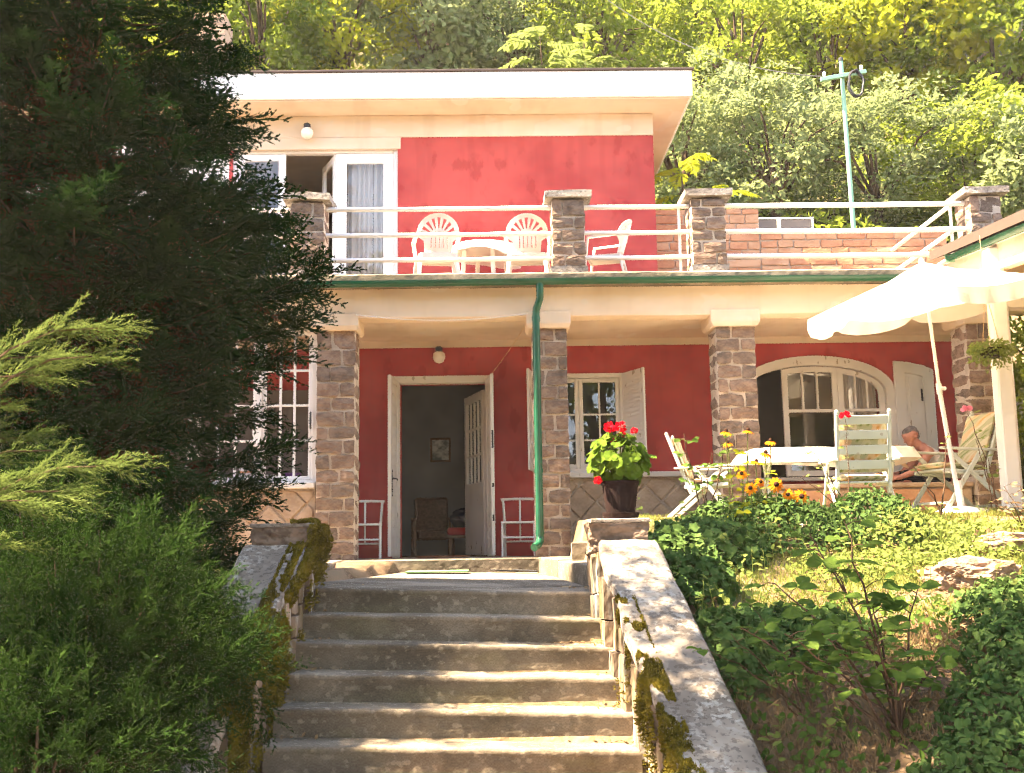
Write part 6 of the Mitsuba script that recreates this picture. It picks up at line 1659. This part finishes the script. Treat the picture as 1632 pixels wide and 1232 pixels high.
stem_shrub('rose_bush', 'tall rose stem with one pink bloom before the right garden chair', 'rose', (5.0, 10.9, g(5.0, 10.9)), [at(1541, 658, 11.0), at(1555, 700, 10.9), at(1575, 730, 10.9)], 'pale_leaf', 0.06, 3, 505, flowers=[(at(1541, 654, 11.0), 0.055, 'petal_pink')], rad=0.008, low=0.5)
stem_shrub('rose_bush', 'two dark bare rose stems by the umbrella foot', 'rose', (4.25, 10.4, g(4.25, 10.4)), [at(1512, 690, 10.5), at(1457, 745, 10.4), at(1493, 800, 10.4)], 'pale_leaf', 0.04, 2, 506, rad=0.009, low=0.7)
stem_shrub('dry_shrub', 'brownish dry shrub at the right edge by the foot of the white post', 'shrub', (4.75, 9.7, g(4.75, 9.7)), [at(1600, 775, 9.8), at(1625, 770, 9.7), at(1580, 800, 9.8), at(1640, 790, 9.7), at(1610, 800, 9.6)], 'dry_leaf', 0.05, 6, 507, rad=0.008, low=0.3)
stem_shrub('young_shrub', 'slender stem with small leaves rising from the middle of the bank', 'shrub', (2.5, 7.9, g(2.5, 7.9)), [at(1285, 870, 7.9), at(1270, 930, 7.8), at(1310, 900, 7.9)], 'rose_leaf', 0.05, 3, 508, rad=0.006)


def coneflower(px_, py_, D, foot_dx, rr, face, label):
    t = thing('orange_coneflower', label, 'flower', 'orange coneflowers on the bank'); p = at(px_, py_, D); r = np.random.default_rng(int(px_ * 7 + py_))
    b = np.array([p[0] + foot_dx, D + 0.1, g(p[0] + foot_dx, D + 0.1)]); face = np.asarray(face, float); face /= np.linalg.norm(face)
    ts = np.linspace(0, 1, 7)[:, None]; mid = (b + p) / 2 + [foot_dx * 0.2, 0, 0.05]; pts = b * (1 - ts) ** 2 + 2 * mid * ts * (1 - ts) + (p - face * 0.015) * ts ** 2
    add('stem', tube(pts, 0.0045, 5), 'stem_green', t, smooth=60)
    u = np.cross(face, [0.3, 0.2, 1.0]); u /= np.linalg.norm(u); w = np.cross(face, u); n = 12
    a = np.arange(n) * 2 * math.pi / n; d = np.cos(a)[:, None] * u + np.sin(a)[:, None] * w
    dr_ = d - face * (0.25 + 0.35 * max(0, face[2]))
    add('petals', scatter((OVATE[0] * [1, 0.75, 1], OVATE[1]), p + d * rr * 0.22, dr_, np.tile(face, (n, 1)) + 0.15 * unit(r, n), rr * r.uniform(0.75, 1.0, n)), 'petal_orange', t, smooth=False)
    M = np.eye(4); M[:3, 0], M[:3, 1], M[:3, 2], M[:3, 3] = u, np.cross(face, u), face, p
    add('heart', lathe([(0.0, 0.0), (rr * 0.3, 0.0), (rr * 0.33, rr * 0.12), (rr * 0.24, rr * 0.34), (rr * 0.1, rr * 0.45), (0, rr * 0.46)], 12, M), 'flower_heart', t, smooth=50)
    for q in (2, 3, 4):
        an = r.uniform(0, 6.3)
        add('leaf', scatter((OVATE[0] * [1, 0.7, 1], OVATE[1]), pts[q][None], np.array([[math.cos(an), math.sin(an), 0.3]]), np.array([[0, 0, 1.0]]), r.uniform(0.07, 0.11)), 'rose_leaf', t, smooth=False)


for (a, b, D, dx, rr, fc, lb) in [(1157, 688, 9.9, 0.03, 0.062, (0.1, -0.2, 1), 'tall orange coneflower against the third pillar, left one of two'), (1192, 686, 9.9, -0.02, 0.058, (0.1, -0.2, 1), 'tall orange coneflower against the third pillar, right one of two'),
                                  (1160, 706, 10.0, 0.05, 0.055, (-0.1, -0.4, 1), 'orange coneflower just below the tall left one'), (1228, 703, 9.7, 0.0, 0.06, (0, -0.3, 1), 'orange coneflower at the left end of the table cloth'),
                                  (1220, 722, 9.7, 0.02, 0.06, (0.2, -0.5, 1), 'orange coneflower drooping under the table cloth'), (1182, 755, 9.6, 0.04, 0.055, (-0.2, -0.7, 0.6), 'leftmost low orange coneflower'),
                                  (1196, 778, 9.5, 0.03, 0.06, (-0.3, -0.9, 0.3), 'orange coneflower half turned away, below the leftmost low one'), (1212, 768, 9.5, 0.0, 0.05, (0.3, -0.8, 0.4), 'small orange coneflower left of the open one'),
                                  (1237, 772, 9.4, 0.02, 0.07, (0.05, -1, 0.25), 'open orange coneflower facing the viewer, upper of the two large ones'), (1256, 788, 9.4, 0.0, 0.055, (-0.35, -1, 0.3), 'small orange coneflower between the two large ones'),
                                  (1277, 791, 9.4, -0.03, 0.07, (0.15, -1, 0.2), 'open orange coneflower facing the viewer, rightmost of all'), (1205, 735, 9.6, 0.03, 0.05, (0.3, -0.3, 0.8), 'small coneflower gone brown in the middle of the clump')]:
    coneflower(a, b, D, dx, rr, fc, lb)
stem_shrub('coneflower_foliage', 'bright yellow green leafy stems among the orange coneflowers', 'plant', (2.25, 9.7, g(2.25, 9.7)), [at(1190, 722, 9.7), at(1170, 740, 9.7), at(1230, 735, 9.6), at(1210, 800, 9.5), at(1150, 790, 9.6), at(1180, 815, 9.5)], 'hill_leaf_1', 0.07, 5, 520, rad=0.006, stemmat='stem_green', low=0.25)

# --- the geranium in its pot
pt_ = thing('flower_pot', 'dark brown plastic flower pot at the head of the right stair wall', 'flower pot')
pc = np.array([0.905, 7.80, 0.497])
add('pot', lathe([(0.0, 0.03), (0.098, 0.03), (0.102, 0.04), (0.128, 0.235), (0.136, 0.238), (0.138, 0.262), (0.130, 0.265), (0.118, 0.235), (0, 0.225)], 36, shift(*pc)), 'pot_plastic', pt_, smooth=35)
add('saucer', lathe([(0.0, 0.0), (0.118, 0.0), (0.132, 0.03), (0.132, 0.042), (0.124, 0.04), (0.112, 0.012), (0, 0.012)], 36, shift(*pc)), 'pot_plastic', pt_, smooth=35)
add('earth', lathe([(0.121, 0.228), (0.06, 0.24), (0.001, 0.243)], 24, shift(*pc)), 'soil', pt_, smooth=True)
ge = thing('geranium', 'bushy geranium with bright red flower heads growing in the dark pot', 'flowering plant')
r = np.random.default_rng(600); top = pc + [0, 0, 0.235]
tips = []
for k in range(15):
    a = k * 2.4; q = 0.21 * math.sqrt((k + 0.5) / 15); e = top + np.array([q * math.cos(a), q * math.sin(a) * 0.9, 0.36 - 2.6 * q * q + r.uniform(-0.03, 0.03)])
    add('stem', tube([top + [0.03 * math.cos(a), 0.03 * math.sin(a), -0.01], (top + e) / 2 + [0, 0, 0.02], e], [0.007, 0.006, 0.004], 6), 'stem_green', ge, smooth=60); tips.append(e)
for k in range(150):
    d = unit(r, 1)[0]; d[2] = d[2] * 0.9 + 0.12; q = r.uniform(0.72, 1.02)
    p = top + np.array([0, 0, 0.16]) + d * q * [0.225, 0.20, 0.20]
    if p[2] < top[2] - 0.05:
        p[2] = top[2] - 0.05 + r.uniform(0, 0.03)
    s = tips[int(np.argmin(np.linalg.norm(np.array(tips) - p, axis=1)))]
    n_ = d + np.array([0, -0.25, 0.55]) + 0.3 * r.normal(size=3); ld = np.cross(n_, r.normal(size=3)); ld = ld / np.linalg.norm(ld) - [0, 0, 0.35]
    sz = r.uniform(0.065, 0.105); c = p - ld / np.linalg.norm(ld) * sz * 0.45
    add('leaf', cat(scatter(ROUND, c[None], ld[None], n_[None], sz), tube([s - [0, 0, 0.05], (s + p) / 2, p - n_ / np.linalg.norm(n_) * 0.006], 0.0016, 4, False)), 'geranium_leaf', ge, smooth=False)
for (a, b, rr) in [(972, 682, 0.040), (989, 681, 0.042), (991, 693, 0.026), (1011, 687, 0.024), (980, 704, 0.030), (953, 766, 0.030)]:
    p = at(a, b, 7.74 + r.uniform(-0.05, 0.05)); n = 60; dl = unit(r, n); dl[:, 2] = dl[:, 2] * 0.8 + 0.15
    s = tips[int(np.argmin(np.linalg.norm(np.array(tips) - p, axis=1)))]
    add('flower_stalk', tube([s - [0, 0, 0.05], (s + p) / 2 + [0.01, 0, 0], p], 0.003, 5), 'stem_green', ge, smooth=60)
    add('bloom', scatter((OVATE[0] * [1, 1.7, 1], OVATE[1]), p + dl * rr * 0.55, dl + 0.5 * unit(r, n), unit(r, n), rr * r.uniform(0.45, 0.75, n)), 'petal_red', ge, smooth=False)
